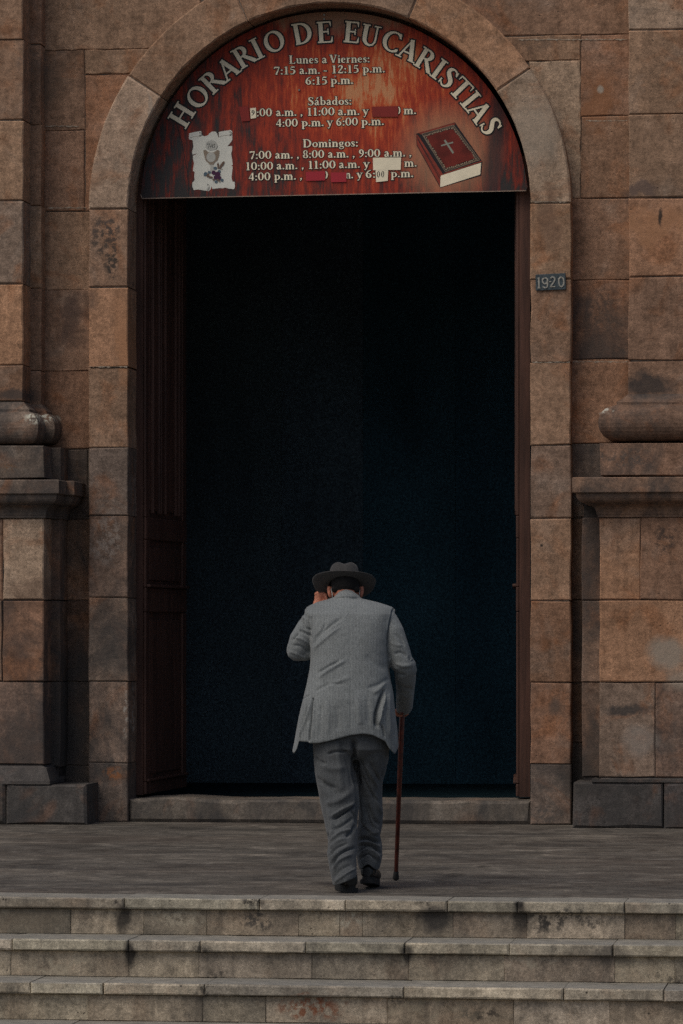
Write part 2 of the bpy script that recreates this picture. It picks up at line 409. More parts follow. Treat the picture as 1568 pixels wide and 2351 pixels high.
# wall core with arched hole
def wall_core():
    mb = MB(); Y0, Y1 = YW + .012, YW + .75
    xl, xr = XL - 1, XR + 1
    def prism(poly):
        n = len(poly)
        v = [(x, Y0, z) for x, z in poly] + [(x, Y1, z) for x, z in poly]
        f = [tuple(range(n)), tuple(range(2 * n - 1, n - 1, -1))] + [(i, n + i, n + (i + 1) % n, (i + 1) % n) for i in range(n)]
        mb.add(v, f)
    prism([(xl, GZ), (CX - RM, GZ), (CX - RM, CZ0), (xl, CZ0)])
    prism([(CX + RM, GZ), (xr, GZ), (xr, CZ0), (CX + RM, CZ0)])
    prism([(xl, CZ0), (CX - RM, CZ0), (CX - RM, ZTOP), (xl, ZTOP)])
    prism([(CX + RM, CZ0), (xr, CZ0), (xr, ZTOP), (CX + RM, ZTOP)])
    k = 24
    for i in range(k):
        a, b = PI - PI * i / k, PI - PI * (i + 1) / k
        p, q = (CX + RM * math.cos(a), CZ0 + RM * math.sin(a)), (CX + RM * math.cos(b), CZ0 + RM * math.sin(b))
        prism([p, q, (q[0], ZTOP), (p[0], ZTOP)])
    return mb.build('wall', M['mortar'])
wall = sub(wall_core(), church)
CIRC = (CX, CZ0, RM)
def WS(x0, x1, yt, yb, tone, mat='stone', circle=None, Y=YW, par=None, nm='stone_block', depth=.08, **k):
    o = block_px(nm, x0, x1, yt, yb, Y, Y + depth, M[mat], None, T[tone], circle, **k)
    return sub(o, par or wall)
# left wall bay
for x0, x1, yt, yb, tn, mt in [
    (60, 203, 1028, 1190, 'dark', 'stone_dirty'), (60, 212, 847, 1028, 'rust', 'stone'), (60, 212, 659, 847, 'brown', 'stone'),
    (60, 212, 477, 659, 'tan', 'stone'), (60, 195, 290, 477, 'brown', 'stone'), (60, 195, 104, 290, 'brown', 'stone'),
    (60, 212, 1190, 1378, 'brown', 'stone_dirty'), (60, 212, 1378, 1566, 'darkbrown', 'stone_dirty'), (60, 212, 1566, 1760, 'dark', 'stone_dirty'), (60, 212, 1760, 1900, 'dark', 'stone_base')]:
    WS(x0, x1, yt, yb, tn, mt)
for x0, x1, yt, yb, tn in [(195, 300, 161, 477, 'orange'), (195, 420, 104, 161, 'tan'), (60, 460, -110, 104, 'tan'), (60, 400, -320, -110, 'brown'),
                           (460, 760, -250, -60, 'tan')]:
    WS(x0, x1, yt, yb, tn, 'stone', CIRC)
# right wall bay
for x0, x1, yt, yb, tn, mt in [
    (1334, 1470, 91, 277, 'rust', 'stone'), (1334, 1470, 277, 464, 'brown', 'stone'), (1300, 1470, 464, 650, 'brown', 'stone'),
    (1300, 1470, 650, 831, 'rust', 'stone_dirty'), (1300, 1470, 831, 1022, 'rust', 'stone'), (1300, 1470, 1022, 1191, 'slate', 'stone_dirty'),
    (1300, 1470, 1191, 1378, 'darkbrown', 'stone_dirty'), (1300, 1470, 1378, 1567, 'darkbrown', 'stone_dirty'), (1300, 1470, 1567, 1705, 'darkbrown', 'stone_dirty'), (1300, 1470, 1705, 1900, 'dark', 'stone_base')]:
    WS(x0, x1, yt, yb, tn, mt)
for x0, x1, yt, yb, tn in [(1215, 1334, 149, 464, 'pale'), (1110, 1334, 91, 149, 'tan'), (1060, 1470, -110, 91, 'brown'), (1110, 1470, -320, -110, 'tan'), (760, 1060, -250, -60, 'brown')]:
    WS(x0, x1, yt, yb, tn, 'stone', CIRC)

# door surround: jamb stones and voussoirs
mb = MB()
for s in (-1, 1):
    xa, xb = sorted((CX + s * (RI + .012), CX + s * (RO - .012)))
    mb.box(xa, xb, YF + .012, YF + .60, 0, CZ0)
k = 40
for i in range(k):
    a, b = PI - PI * i / k, PI - PI * (i + 1) / k
    q = [(CX + r * math.cos(t), CZ0 + r * math.sin(t)) for r, t in ((RI + .012, a), (RI + .012, b), (RO - .012, b), (RO - .012, a))]
    v = [(x, YF + .012, z) for x, z in q] + [(x, YF + .6, z) for x, z in q]
    mb.add(v, [(0, 1, 2, 3), (7, 6, 5, 4), (0, 4, 5, 1), (1, 5, 6, 2), (2, 6, 7, 3), (3, 7, 4, 0)])
surround = sub(mb.build('door_surround', M['mortar']), church)
DEP = .235
JL = [(473, 659, 'tan'), (659, 843, 'orange'), (843, 1028, 'tan'), (1028, 1184, 'slate'), (1184, 1372, 'purple'), (1372, 1565, 'grey'), (1565, 1751, 'grey'), (1751, 1887, 'slate')]
JR = [(463, 642, 'tan'), (642, 832, 'brown'), (832, 1022, 'tan'), (1022, 1191, 'purple'), (1191, 1380, 'tan'), (1380, 1567, 'rust'), (1567, 1754, 'rust'), (1754, 1893, 'slate')]
for s, J in ((-1, JL), (1, JR)):
    for n_, (yt, yb, tn) in enumerate(J):
        xa, xb = sorted((CX + s * RI, CX + s * RO))
        pxc = 250 if s < 0 else 1265
        z0, z1 = PZ(yb, YF, pxc) + .003, PZ(yt, YF, pxc) - .003
        if n_ == 0: z1 = CZ0 - .003
        if n_ == len(J) - 1: z0 = 0.0
        low = n_ >= 4 and s < 0 or n_ == 7
        o = outline_block('jamb_stone', rect_pts(xa, z0, xb, z1), YF - .0, YF + .57, M['stone_dirty' if low else 'stone'], None, T[tn], bev=.007)
        sub(o, surround)
ang = [0, 33.5, 66.5, 113.5, 146.5, 180]
vt = ['pale', 'orange', 'tan', 'tan', 'pale']
for i in range(5):
    a0, a1 = R_(ang[i]) + .0022, R_(ang[i + 1]) - .0022
    kk = 16
    pts = [(CX + RO * math.cos(a0 + (a1 - a0) * j / kk), CZ0 + RO * math.sin(a0 + (a1 - a0) * j / kk)) for j in range(kk + 1)]
    pts += [(CX + RI * math.cos(a1 + (a0 - a1) * j / kk), CZ0 + RI * math.sin(a1 + (a0 - a1) * j / kk)) for j in range(kk + 1)]
    sub(outline_block('voussoir', pts, YF, YF + .57, M['stone'], None, T[vt[i]], bev=.010, jit=.0012), surround)

# threshold
thr = []
for a, b in ((293, 1218),):
    xa, xb = CX - RI + .002, CX + RI - .002
    n = 26; top = []
    for i in range(n + 1):
        x = xa + (xb - xa) * i / n; t = i / n
        top.append((x, .148 + .010 * math.sin(PI * t) * 0 + .006 * mnoise.noise(Vector((x * 2.2, 1, 5))) + (.012 * math.exp(-((t - .13) / .06) ** 2))))
    pts = [(xa, 0), (xb, 0)] + top[::-1]
    o = outline_block('threshold', pts, YF + .03, YF + .56, M['stone_base'], None, (.17, .145, .12), bev=.018, jit=.002)
    sub(o, church)

# pilasters and pedestals
def sweep(prof, xl, xr, yf, yb, name, mat, par, col, subdiv=1):
    """moulding profile [(offset, z)] run round the front and both returns of a block"""
    v = []; f = []; n = len(prof)
    for o, z in prof:
        v += [(xl - o, yb, z), (xl - o, yf - o, z), (xr + o, yf - o, z), (xr + o, yb, z)]
    for i in range(n - 1):
        for j in range(3):
            a = i * 4 + j; f.append((a, a + 1, a + 5, a + 4))
        f.append((i * 4 + 3, i * 4, i * 4 + 4, i * 4 + 7))
    f.append((3, 2, 1, 0)); a = (n - 1) * 4; f.append((a, a + 1, a + 2, a + 3))
    me_v = [tuple(p) for p in v]
    cx, cz = (xl + xr) / 2, (prof[0][1] + prof[-1][1]) / 2
    o = mkobj(name, me_v, f, mat, None, color=col, origin=(cx, yf, cz))
    return sub(o, par)
def arc_prof(o0, z0, r, zr, a0, a1, k=8, ro=None):
    ro = ro or r
    return [(o0 + ro * math.cos(R_(a0 + (a1 - a0) * i / k)), z0 + zr * math.sin(R_(a0 + (a1 - a0) * i / k))) for i in range(k + 1)]
def sX(side, px, Y):  return PX(px, Y)
def pier(side):
    far = -3.6 if side < 0 else 3.6
    def span(px, Y):          # block between the inner edge px and the far side
        x = PX(px, Y); w = 1.75
        return (x - w, x) if side < 0 else (x, x + w)
    E = dict(shaft=53, bshaft=94, ped=101, bped=138, plinth=199) if side < 0 else dict(shaft=1443, bshaft=1400, ped=1376, bped=1336, plinth=1314)
    pil = MB(); 
    a, b = span(E['shaft'], YP); pil.box(a + .012, b - .012, YP + .012, YW + .3, 0, ZTOP)
    a, b = span(E['bshaft'], YB)
    if side < 0: pil.box(a - .02, b - .012, YB + .012, YW + .3, 0, ZTOP)
    pil = sub(pil.build('pilaster', M['mortar']), church)
    shift = (0 if side < 0 else 0)
    pc = 20 if side < 0 else 1500
    z = lambda y, Y: PZ(y, Y, pc)
    # shaft stones
    J = ([-330, -95, 91, 276, 461, 651, 839, 922], ['tan', 'tan', 'tan', 'tan', 'grey', 'orange', 'rust']) if side < 0 else \
        ([-300, -120, 68, 262, 454, 635, 828, 922], ['tan', 'pale', 'tan', 'tan', 'orange', 'brown', 'brown'])
    for (yt, yb), tn in zip(zip(J[0][:-1], J[0][1:]), J[1]):
        a, b = span(E['shaft'], YP)
        o = outline_block('stone_block', rect_pts(a, z(yb, YP) + .003, b, z(yt, YP) - .003), YP, YW + .05, M['stone'], None, T[tn], bev=.008)
        sub(o, pil)
        if side < 0:   # backing strip stones
            a2, b2 = PX(45, YB), PX(E['bshaft'], YB)
        else:
            a2, b2 = PX(E['bshaft'], YB), PX(1452, YB)
        if side < 0:
            o = outline_block('stone_block', rect_pts(a2, z(yb + 12, YB) + .003, b2, z(yt + 12, YB) - .003), YB, YW + .05, M['stone'], None, T['brown' if tn != 'grey' else 'tan'], bev=.006)
            sub(o, pil)
    # attic base mouldings
    mt = M['stone_dirty']
    def base(xa, xb, Y, ypl_top, ypl_bot, yt_top, back, col, tor):
        zt, zb = z(yt_top, Y), z(ypl_top, Y)
        h = zt - zb
        prof = [(.03, zb + .006)] + arc_prof(tor * .42, zb + h * .46, tor, h * .42, -80, 78, 12, ro=tor * .58) + \
               [(tor * .40, zb + h * .90), (tor * .40, zb + h * .96), (tor * .2, zb + h * 1.05), (.004, zb + h * 1.16), (.0, zb + h * 1.16)]
        sweep(prof, xa, xb, Y + .12, back, 'torus_moulding', mt, pil, col)
    if side < 0:
        a, b = span(E['shaft'], YP)
        base(a, b, YP - .12, 1022, 1098, 935, YW + .02, T['slate'], abs(PX(97, YP) - PX(53, YP)))
        base(a, PX(E['bshaft'], YB), YB - .12, 1022, 1098, 940, YW + .03, T['dark'], .115)
        sub(outline_block('plinth_stone', rect_pts(PX(101, YD) - 1.8, z(1098, YD), PX(101, YD), z(1023, YD)), YD, YW, mt, None, T['slate'], bev=.006), pil)
        sub(outline_block('plinth_stone', rect_pts(PX(40, YDB), z(1103, YDB), PX(138, YDB), z(1027, YDB)), YDB, YW, mt, None, T['dark'], bev=.006), pil)
    else:
        a, b = span(E['shaft'], YP)
        base(a, b, YP - .12, 1016, 1092, 918, YW + .02, T['darkbrown'], abs(PX(1378, YP) - PX(1443, YP)))
        sub(outline_block('plinth_stone', rect_pts(PX(1378, YD), z(1092, YD), PX(1378, YD) + 1.8, z(1017, YD)), YD, YW, mt, None, T['brown'], bev=.006), pil)
    # pedestal
    ped = MB(); a, b = span(E['ped'], YD)
    ped.box(a + .012, b - .012, YD + .012, YW + .2, 0, z(1110, YD))
    a, b = span(E['bped'], YDB); ped.box(a + .012, b - .012, YDB + .012, YW + .2, 0, z(1110, YDB))
    ped = sub(ped.build('pedestal', M['dark_joint']), church)
    def cornice(xa, xb, Y, yt, ys, yb, pr, back, col):
        z0, z1, z2 = z(yb, Y), z(ys, Y), z(yt, Y); h = z1 - z0
        prof = [(.0, z0), (.012, z0), (.012, z0 + .10 * h)] + [(.016 + (pr * .42) * (1 - math.cos(R_(t))), z0 + .12 * h + .40 * h * math.sin(R_(t))) for t in range(0, 91, 15)] + \
               [(pr * .50, z0 + .54 * h)] + [(pr * .50 + pr * .36 * math.sin(R_(t)), z0 + .56 * h + .38 * h * (1 - math.cos(R_(t)))) for t in range(15, 91, 15)] + \
               [(pr * .86, z1 - .004), (pr * .99, z1 - .002), (pr, z1 + .002), (pr, z2 - .006), (pr - .006, z2), (0, z2 + .004)]
        sweep(prof, xa, xb, Y, back, 'cornice', mt, ped, col)
    a, b = span(E['ped'], YD)
    if side < 0:
        cornice(a, b, YD, 1103, 1134, 1189, abs(PX(143.5, YD) - PX(101, YD)), YW, T['slate'])
        cornice(a, PX(138, YDB), YDB, 1106, 1138, 1192, .118, YW, T['dark'])
    else:
        cornice(a, b, YD, 1097, 1131, 1187, abs(PX(1318, YD) - PX(1376, YD)), YW, T['brown'])
        a2, b2 = span(E['bped'], YDB)
    # dado stones
    if side < 0:
        D = [(-520, 6, 1190, 1378, 'brown'), (7, 101, 1190, 1378, 'pale'), (-520, 5, 1378, 1565, 'tan'), (6, 101, 1378, 1565, 'rust'), (-520, 101, 1565, 1754, 'purple')]
    else:
        D = [(1376, 1470, 1187, 1378, 'orange'), (1470, 2050, 1187, 1378, 'rust'), (1376, 2050, 1378, 1567, 'orange'), (1376, 1504, 1567, 1785, 'grey'), (1504, 2050, 1567, 1785, 'purple')]
    for x0, x1, yt, yb, tn in D:
        o = outline_block('dado_stone', rect_pts(PX(x0, YD) + .002, z(yb, YD) + .003, PX(x1, YD) - .002, z(yt, YD) - .003), YD, YDB + .05,
                          M['stone_dirty' if side < 0 and yt > 1370 or tn == 'purple' else 'stone'], None, T[tn], bev=.007)
        sub(o, ped)
    for yt, yb, tn in ([(1190, 1378, 'brown'), (1378, 1565, 'darkbrown'), (1565, 1760, 'dark')] if side < 0 else [(1187, 1378, 'darkbrown'), (1378, 1567, 'purple'), (1567, 1785, 'darkbrown')]):
        xs = (PX(40, YDB), PX(E['bped'], YDB)) if side < 0 else (PX(E['bped'], YDB), PX(1440, YDB))
        o = outline_block('dado_stone', rect_pts(xs[0], z(yb, YDB) + .003, xs[1], z(yt, YDB) - .003), YDB, YW + .03, M['stone_dirty'], None, T[tn], bev=.006)
        sub(o, ped)
    # plinth course with sloped top
    PLs = [(-520, 13), (13, 199)] if side < 0 else [(1314, 1524), (1524, 2050)]
    ytop = 1801 if side < 0 else 1797
    for x0, x1 in PLs:
        zt = z(ytop, YPL) if side > 0 or x0 > 0 else z(ytop - 6, YPL)
        o = outline_block('plinth_stone', rect_pts(PX(x0, YPL) + .003, 0, PX(x1, YPL) - .003, zt), YPL, YW - .01, M['stone_base'], None, (.085, .076, .070), bev=.016, jit=.004)
        sub(o, ped)
    xa, xb = (PX(14, YPL), PX(150, YPL)) if side < 0 else (PX(1345, YPL), PX(1516, YPL))
    a, b = span(E['bped'], YDB)
    z0 = z(ytop, YPL) + .002; z1 = z(1756 if side < 0 else 1785, YD)
    sweep([(.05, z0), (.05, z0 + .02), (.02, z1 - .02), (-.02, z1)], (a if side < 0 else PX(1378, YD)), (PX(101, YD) if side < 0 else b + .1), YD, YW - .02, 'plinth_stone', M['stone_base'], ped, (.105, .094, .087))
pier(-1); pier(1)

# house number plate on the right jamb -> its own thing further below

# crumbling pale mortar standing in some of the joints
def mortar_line(px0, px1, py, Y, par, th=2.2, col=None):
    rm = random.Random(int(px0 * 7 + py)); n = int((px1 - px0) / 5) + 2; top = []; bot = []
    for i in range(n):
        x = px0 + (px1 - px0) * i / (n - 1); c_ = py + rm.uniform(-1.0, 1.0); h = th * rm.choice((.25, .4, .7, 1.0, 1.6)) * .5
        top.append(P(x, c_ - h, Y)); bot.append(P(x, c_ + h, Y))
    v = [(x, Y - .002, z) for x, z in top] + [(x, Y - .002, z) for x, z in bot] + [(x, Y + .01, z) for x, z in top] + [(x, Y + .01, z) for x, z in bot]
    f = []
    for i in range(n - 1):
        f += [(i, n + i, n + i + 1, i + 1), (i, i + 1, 2 * n + i + 1, 2 * n + i), (n + i, 3 * n + i, 3 * n + i + 1, n + i + 1)]
    sub(mkobj('mortar_seam', v, f, M['mortar_pale'], origin=(P(px0, py, Y)[0], Y, P(px0, py, Y)[1])), par)
M['mortar_pale'] = plain('pale_crumbling_mortar', (.36, .30, .235), .95, .1, 60, .4, .6)
for a_ in ((100, 200, 846.5, YW, wall), (206, 292, 842, YF, surround), (1222, 1308, 831.5, YF, surround), (1315, 1440, 830.5, YW, wall), (110, 198, 477, YW, wall), (210, 290, 472.5, YF, surround),
           (1340, 1440, 465, YW, wall), (1345, 1440, 277, YW, wall), (60, 180, 290, YW, wall), (1220, 1300, 463.5, YF, surround), (1190, 1440, 91, YW, wall), (1318, 1440, 650, YW, wall)):
    mortar_line(*a_)

# ------------------------------------------------------------------ interior: dark vestibule behind the doors
M['dark_wood'] = None
def wood(name, c0, c1, rough=.55):
    m, nt, b = newmat(name); k = N(nt)
    p = k.pos((14, 14, .7))
    w = k.noise(p, 2.2, 6, .62, .8)
    c = k.ramp(w, [(.3, c0), (.55, tuple((a + d) / 2 for a, d in zip(c0, c1))), (.75, c1)])
    w2 = k.noise(k.pos((1, 1, .35)), 3.0, 4, .6)
    c = k.mix(.8, c, k.ramp(w2, [(.3, .6), (.5, 1.0), (.75, 1.35)]), 'MULTIPLY')
    k.l(c, b.inputs['Base Color']); b.inputs['Roughness'].default_value = rough; b.inputs['Specular IOR Level'].default_value = .25
    k.l(k.bump(w, .4, .003), b.inputs['Normal'])
    return m
M['door'] = wood('dark_red_brown_door_wood', (.055, .030, .024), (.145, .072, .052))
def screen_mat():
    m, nt, b = newmat('doorway_gloom_blue_black'); k = N(nt)  # colour carries the shade inside the doorway
    oc = k.n('ObjectInfo').outputs['Color']
    c = k.mix(1.0, oc, k.ramp(k.noise(k.pos((1, 1, .5)), 1.2, 4, .6), [(.3, .7), (.7, 1.3)]), 'MULTIPLY')
    g = k.noise(k.pos(), 60, 2, .7); c = k.mix(.8, c, k.ramp(g, [(.3, .4), (.5, 1.0), (.7, 1.8)]), 'MULTIPLY')
    k.l(c, b.inputs['Base Color']); b.inputs['Roughness'].default_value = .9; b.inputs['Specular IOR Level'].default_value = .05
    return m
M['screen'] = screen_mat()
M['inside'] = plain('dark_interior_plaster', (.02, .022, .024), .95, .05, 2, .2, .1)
M['inside_floor'] = plain('dark_interior_floor', (.010, .024, .032), .9, .05, 4, .3, .1)  # blue-black continues the shade painted on the screen behind
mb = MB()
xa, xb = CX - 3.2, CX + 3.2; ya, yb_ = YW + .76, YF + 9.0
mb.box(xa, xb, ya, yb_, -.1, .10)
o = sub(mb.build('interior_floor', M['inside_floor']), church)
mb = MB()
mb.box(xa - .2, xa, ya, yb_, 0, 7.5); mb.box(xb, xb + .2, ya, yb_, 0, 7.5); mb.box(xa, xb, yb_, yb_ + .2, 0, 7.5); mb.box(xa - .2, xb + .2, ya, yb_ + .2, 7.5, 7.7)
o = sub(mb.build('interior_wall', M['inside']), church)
# added screen whose blue-black tones stand in for the gloom of the doorway
YS = YF + 4.2
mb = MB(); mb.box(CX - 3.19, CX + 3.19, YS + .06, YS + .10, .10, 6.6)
scr = sub(mb.build('added_gloom_screen', M['screen'], color=(.008, .020, .028)), church)
for (a, b, dy, sc_) in ((240, 425, .012, (.050, .092, .118)), (426, 640, 0, (.078, .112, .132)), (641, 838, .012, (.068, .102, .124)), (839, 1040, 0, (.034, .080, .108)), (1041, 1330, .004, (.030, .074, .104))):  # panel tones imitate the darkness, fainter towards the left
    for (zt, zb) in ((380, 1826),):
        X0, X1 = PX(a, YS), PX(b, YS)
        o = outline_block('gloom_panel', rect_pts(X0 - .02, PZ(zb + 14, YS), X1 + .02, PZ(zt, YS)), YS + dy, YS + .058, M['screen'], None, sc_, bev=.004, jit=0)
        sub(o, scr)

# door leaves, opened inwards
def leaf(side):
    hx = CX + side * (-1) * 0  # hinge
    hingeX = CX - RI + .045 if side < 0 else CX + RI - .03
    ang = R_(87.6) if side < 0 else R_(95.2)
    Wd, th = 1.27, .07
    H0, H1 = .165, CZ0 + .34
    r = empty('door_leaf', (hingeX, YF + .30, 0))
    # local x from hinge along leaf, local y = thickness, inner face (towards opening) at y = 0
    body = MB(); body.box(0, Wd, .0, th, H0, H1)
    leafo = body.build('door_leaf', M['door'])
    bpy.data.objects.remove(r)
    leafo.location = (hingeX, YF + .30, 0); leafo.rotation_euler = (0, 0, ang)
    off = Vector(church.location); leafo.location = Vector(leafo.location) - off; leafo.parent = church
    s = -1                                            # face towards the opening in local y
    y_in = 0.0 if side < 0 else th
    d = -1 if side < 0 else 1
    def pc(name, x0, x1, z0, z1, t):
        ya, yb2 = sorted((y_in + .0005 * d, y_in + d * t))
        m = MB(); m.box(x0, x1, ya, yb2, z0, z1)
        bm_o = m.build(name, M['door'], leafo)
        bv = bm_o.modifiers.new('bevel', 'BEVEL'); bv.width = .006; bv.segments = 2
        return bm_o
    Z = lambda y: PZ(y, YF + .6, 360)
    rails = [(Z(1832), Z(1790)), (Z(1405), Z(1350)), (Z(1240), Z(1190)), (H1 - .14, H1 - .01)]
    rails[0] = (H0 + .003, Z(1792))
    for z0, z1 in rails: pc('rail', .004, Wd - .004, z0, z1, .022)
    for x0, x1 in ((.004, .11), (Wd - .12, Wd - .004)):
        for (a, b) in zip(rails[:-1], rails[1:]): pc('stile', x0, x1, a[1] + .002, b[0] - .002, .020)
    # moulded ledges above rails
    pc('ledge', .02, Wd - .02, Z(1350) + .002, Z(1350) + .022, .045)
    pc('ledge', .02, Wd - .02, Z(1792) + .002, Z(1792) + .022, .040)
    # raised panels and slender vertical mouldings
    for (a, b) in zip(rails[:-1], rails[1:]):
        pc('panel', .15, Wd - .16, a[1] + .05, b[0] - .05, .012)
        if b[0] - a[1] > 1.2:
            for xx in (.40, .46, .60, .92): pc('moulding', xx, xx + .018, a[1] + .03, b[0] - .03, .026)
            for xx in (.20, 1.02): pc('moulding', xx, xx + .022, a[1] + .03, b[0] - .03, .03)
    return leafo
leaf(-1); leaf(1)
# back of the sign: dark timber lintel behind it keeps the arch closed
mb = MB()
mb.box(CX - RI + .01, CX + RI - .01, YF + .5, YF + .58, CZ0 + .27, CZ0 + .38)
sub(mb.build('transom', M['door']), church)
#@@PART2@@
# ------------------------------------------------------------------ lettering built as solid strokes
def catmull(pts, n=5):
    if len(pts) < 3: return pts
    q = [pts[0]] + list(pts) + [pts[-1]]; out = []
    for i in range(1, len(q) - 2):
        p0, p1, p2, p3 = [np.array(x, float) for x in q[i - 1:i + 3]]
        for j in range(n):
            t = j / n
            out.append(tuple(.5 * ((2 * p1) + (-p0 + p2) * t + (2 * p0 - 5 * p1 + 4 * p2 - p3) * t * t + (-p0 + 3 * p1 - 3 * p2 + p3) * t ** 3)))
    out.append(tuple(map(float, pts[-1]))); return out
TK, TN = .185, .075
def ln(x0, y0, x1, y1, w, w2=None): return [(x0, y0, w), (x1, y1, w2 or w)]
def sf(x, y, h=.15): return ln(x - h, y, x + h, y, .062)
def el(cx, cy, rx, ry, a0, a1, thin=TN, thick=TK, n=None, tilt=0):
    n = n or max(6, int(abs(a1 - a0) / 15)); o = []
    for i in range(n + 1):
        a = R_(a0 + (a1 - a0) * i / n); c = abs(math.cos(a - R_(tilt))) ** 1.4
        o.append((cx + rx * math.cos(a), cy + ry * math.sin(a), thin + (thick - thin) * c))
    return o
def cv(*p): return catmull(p)
XH = .64
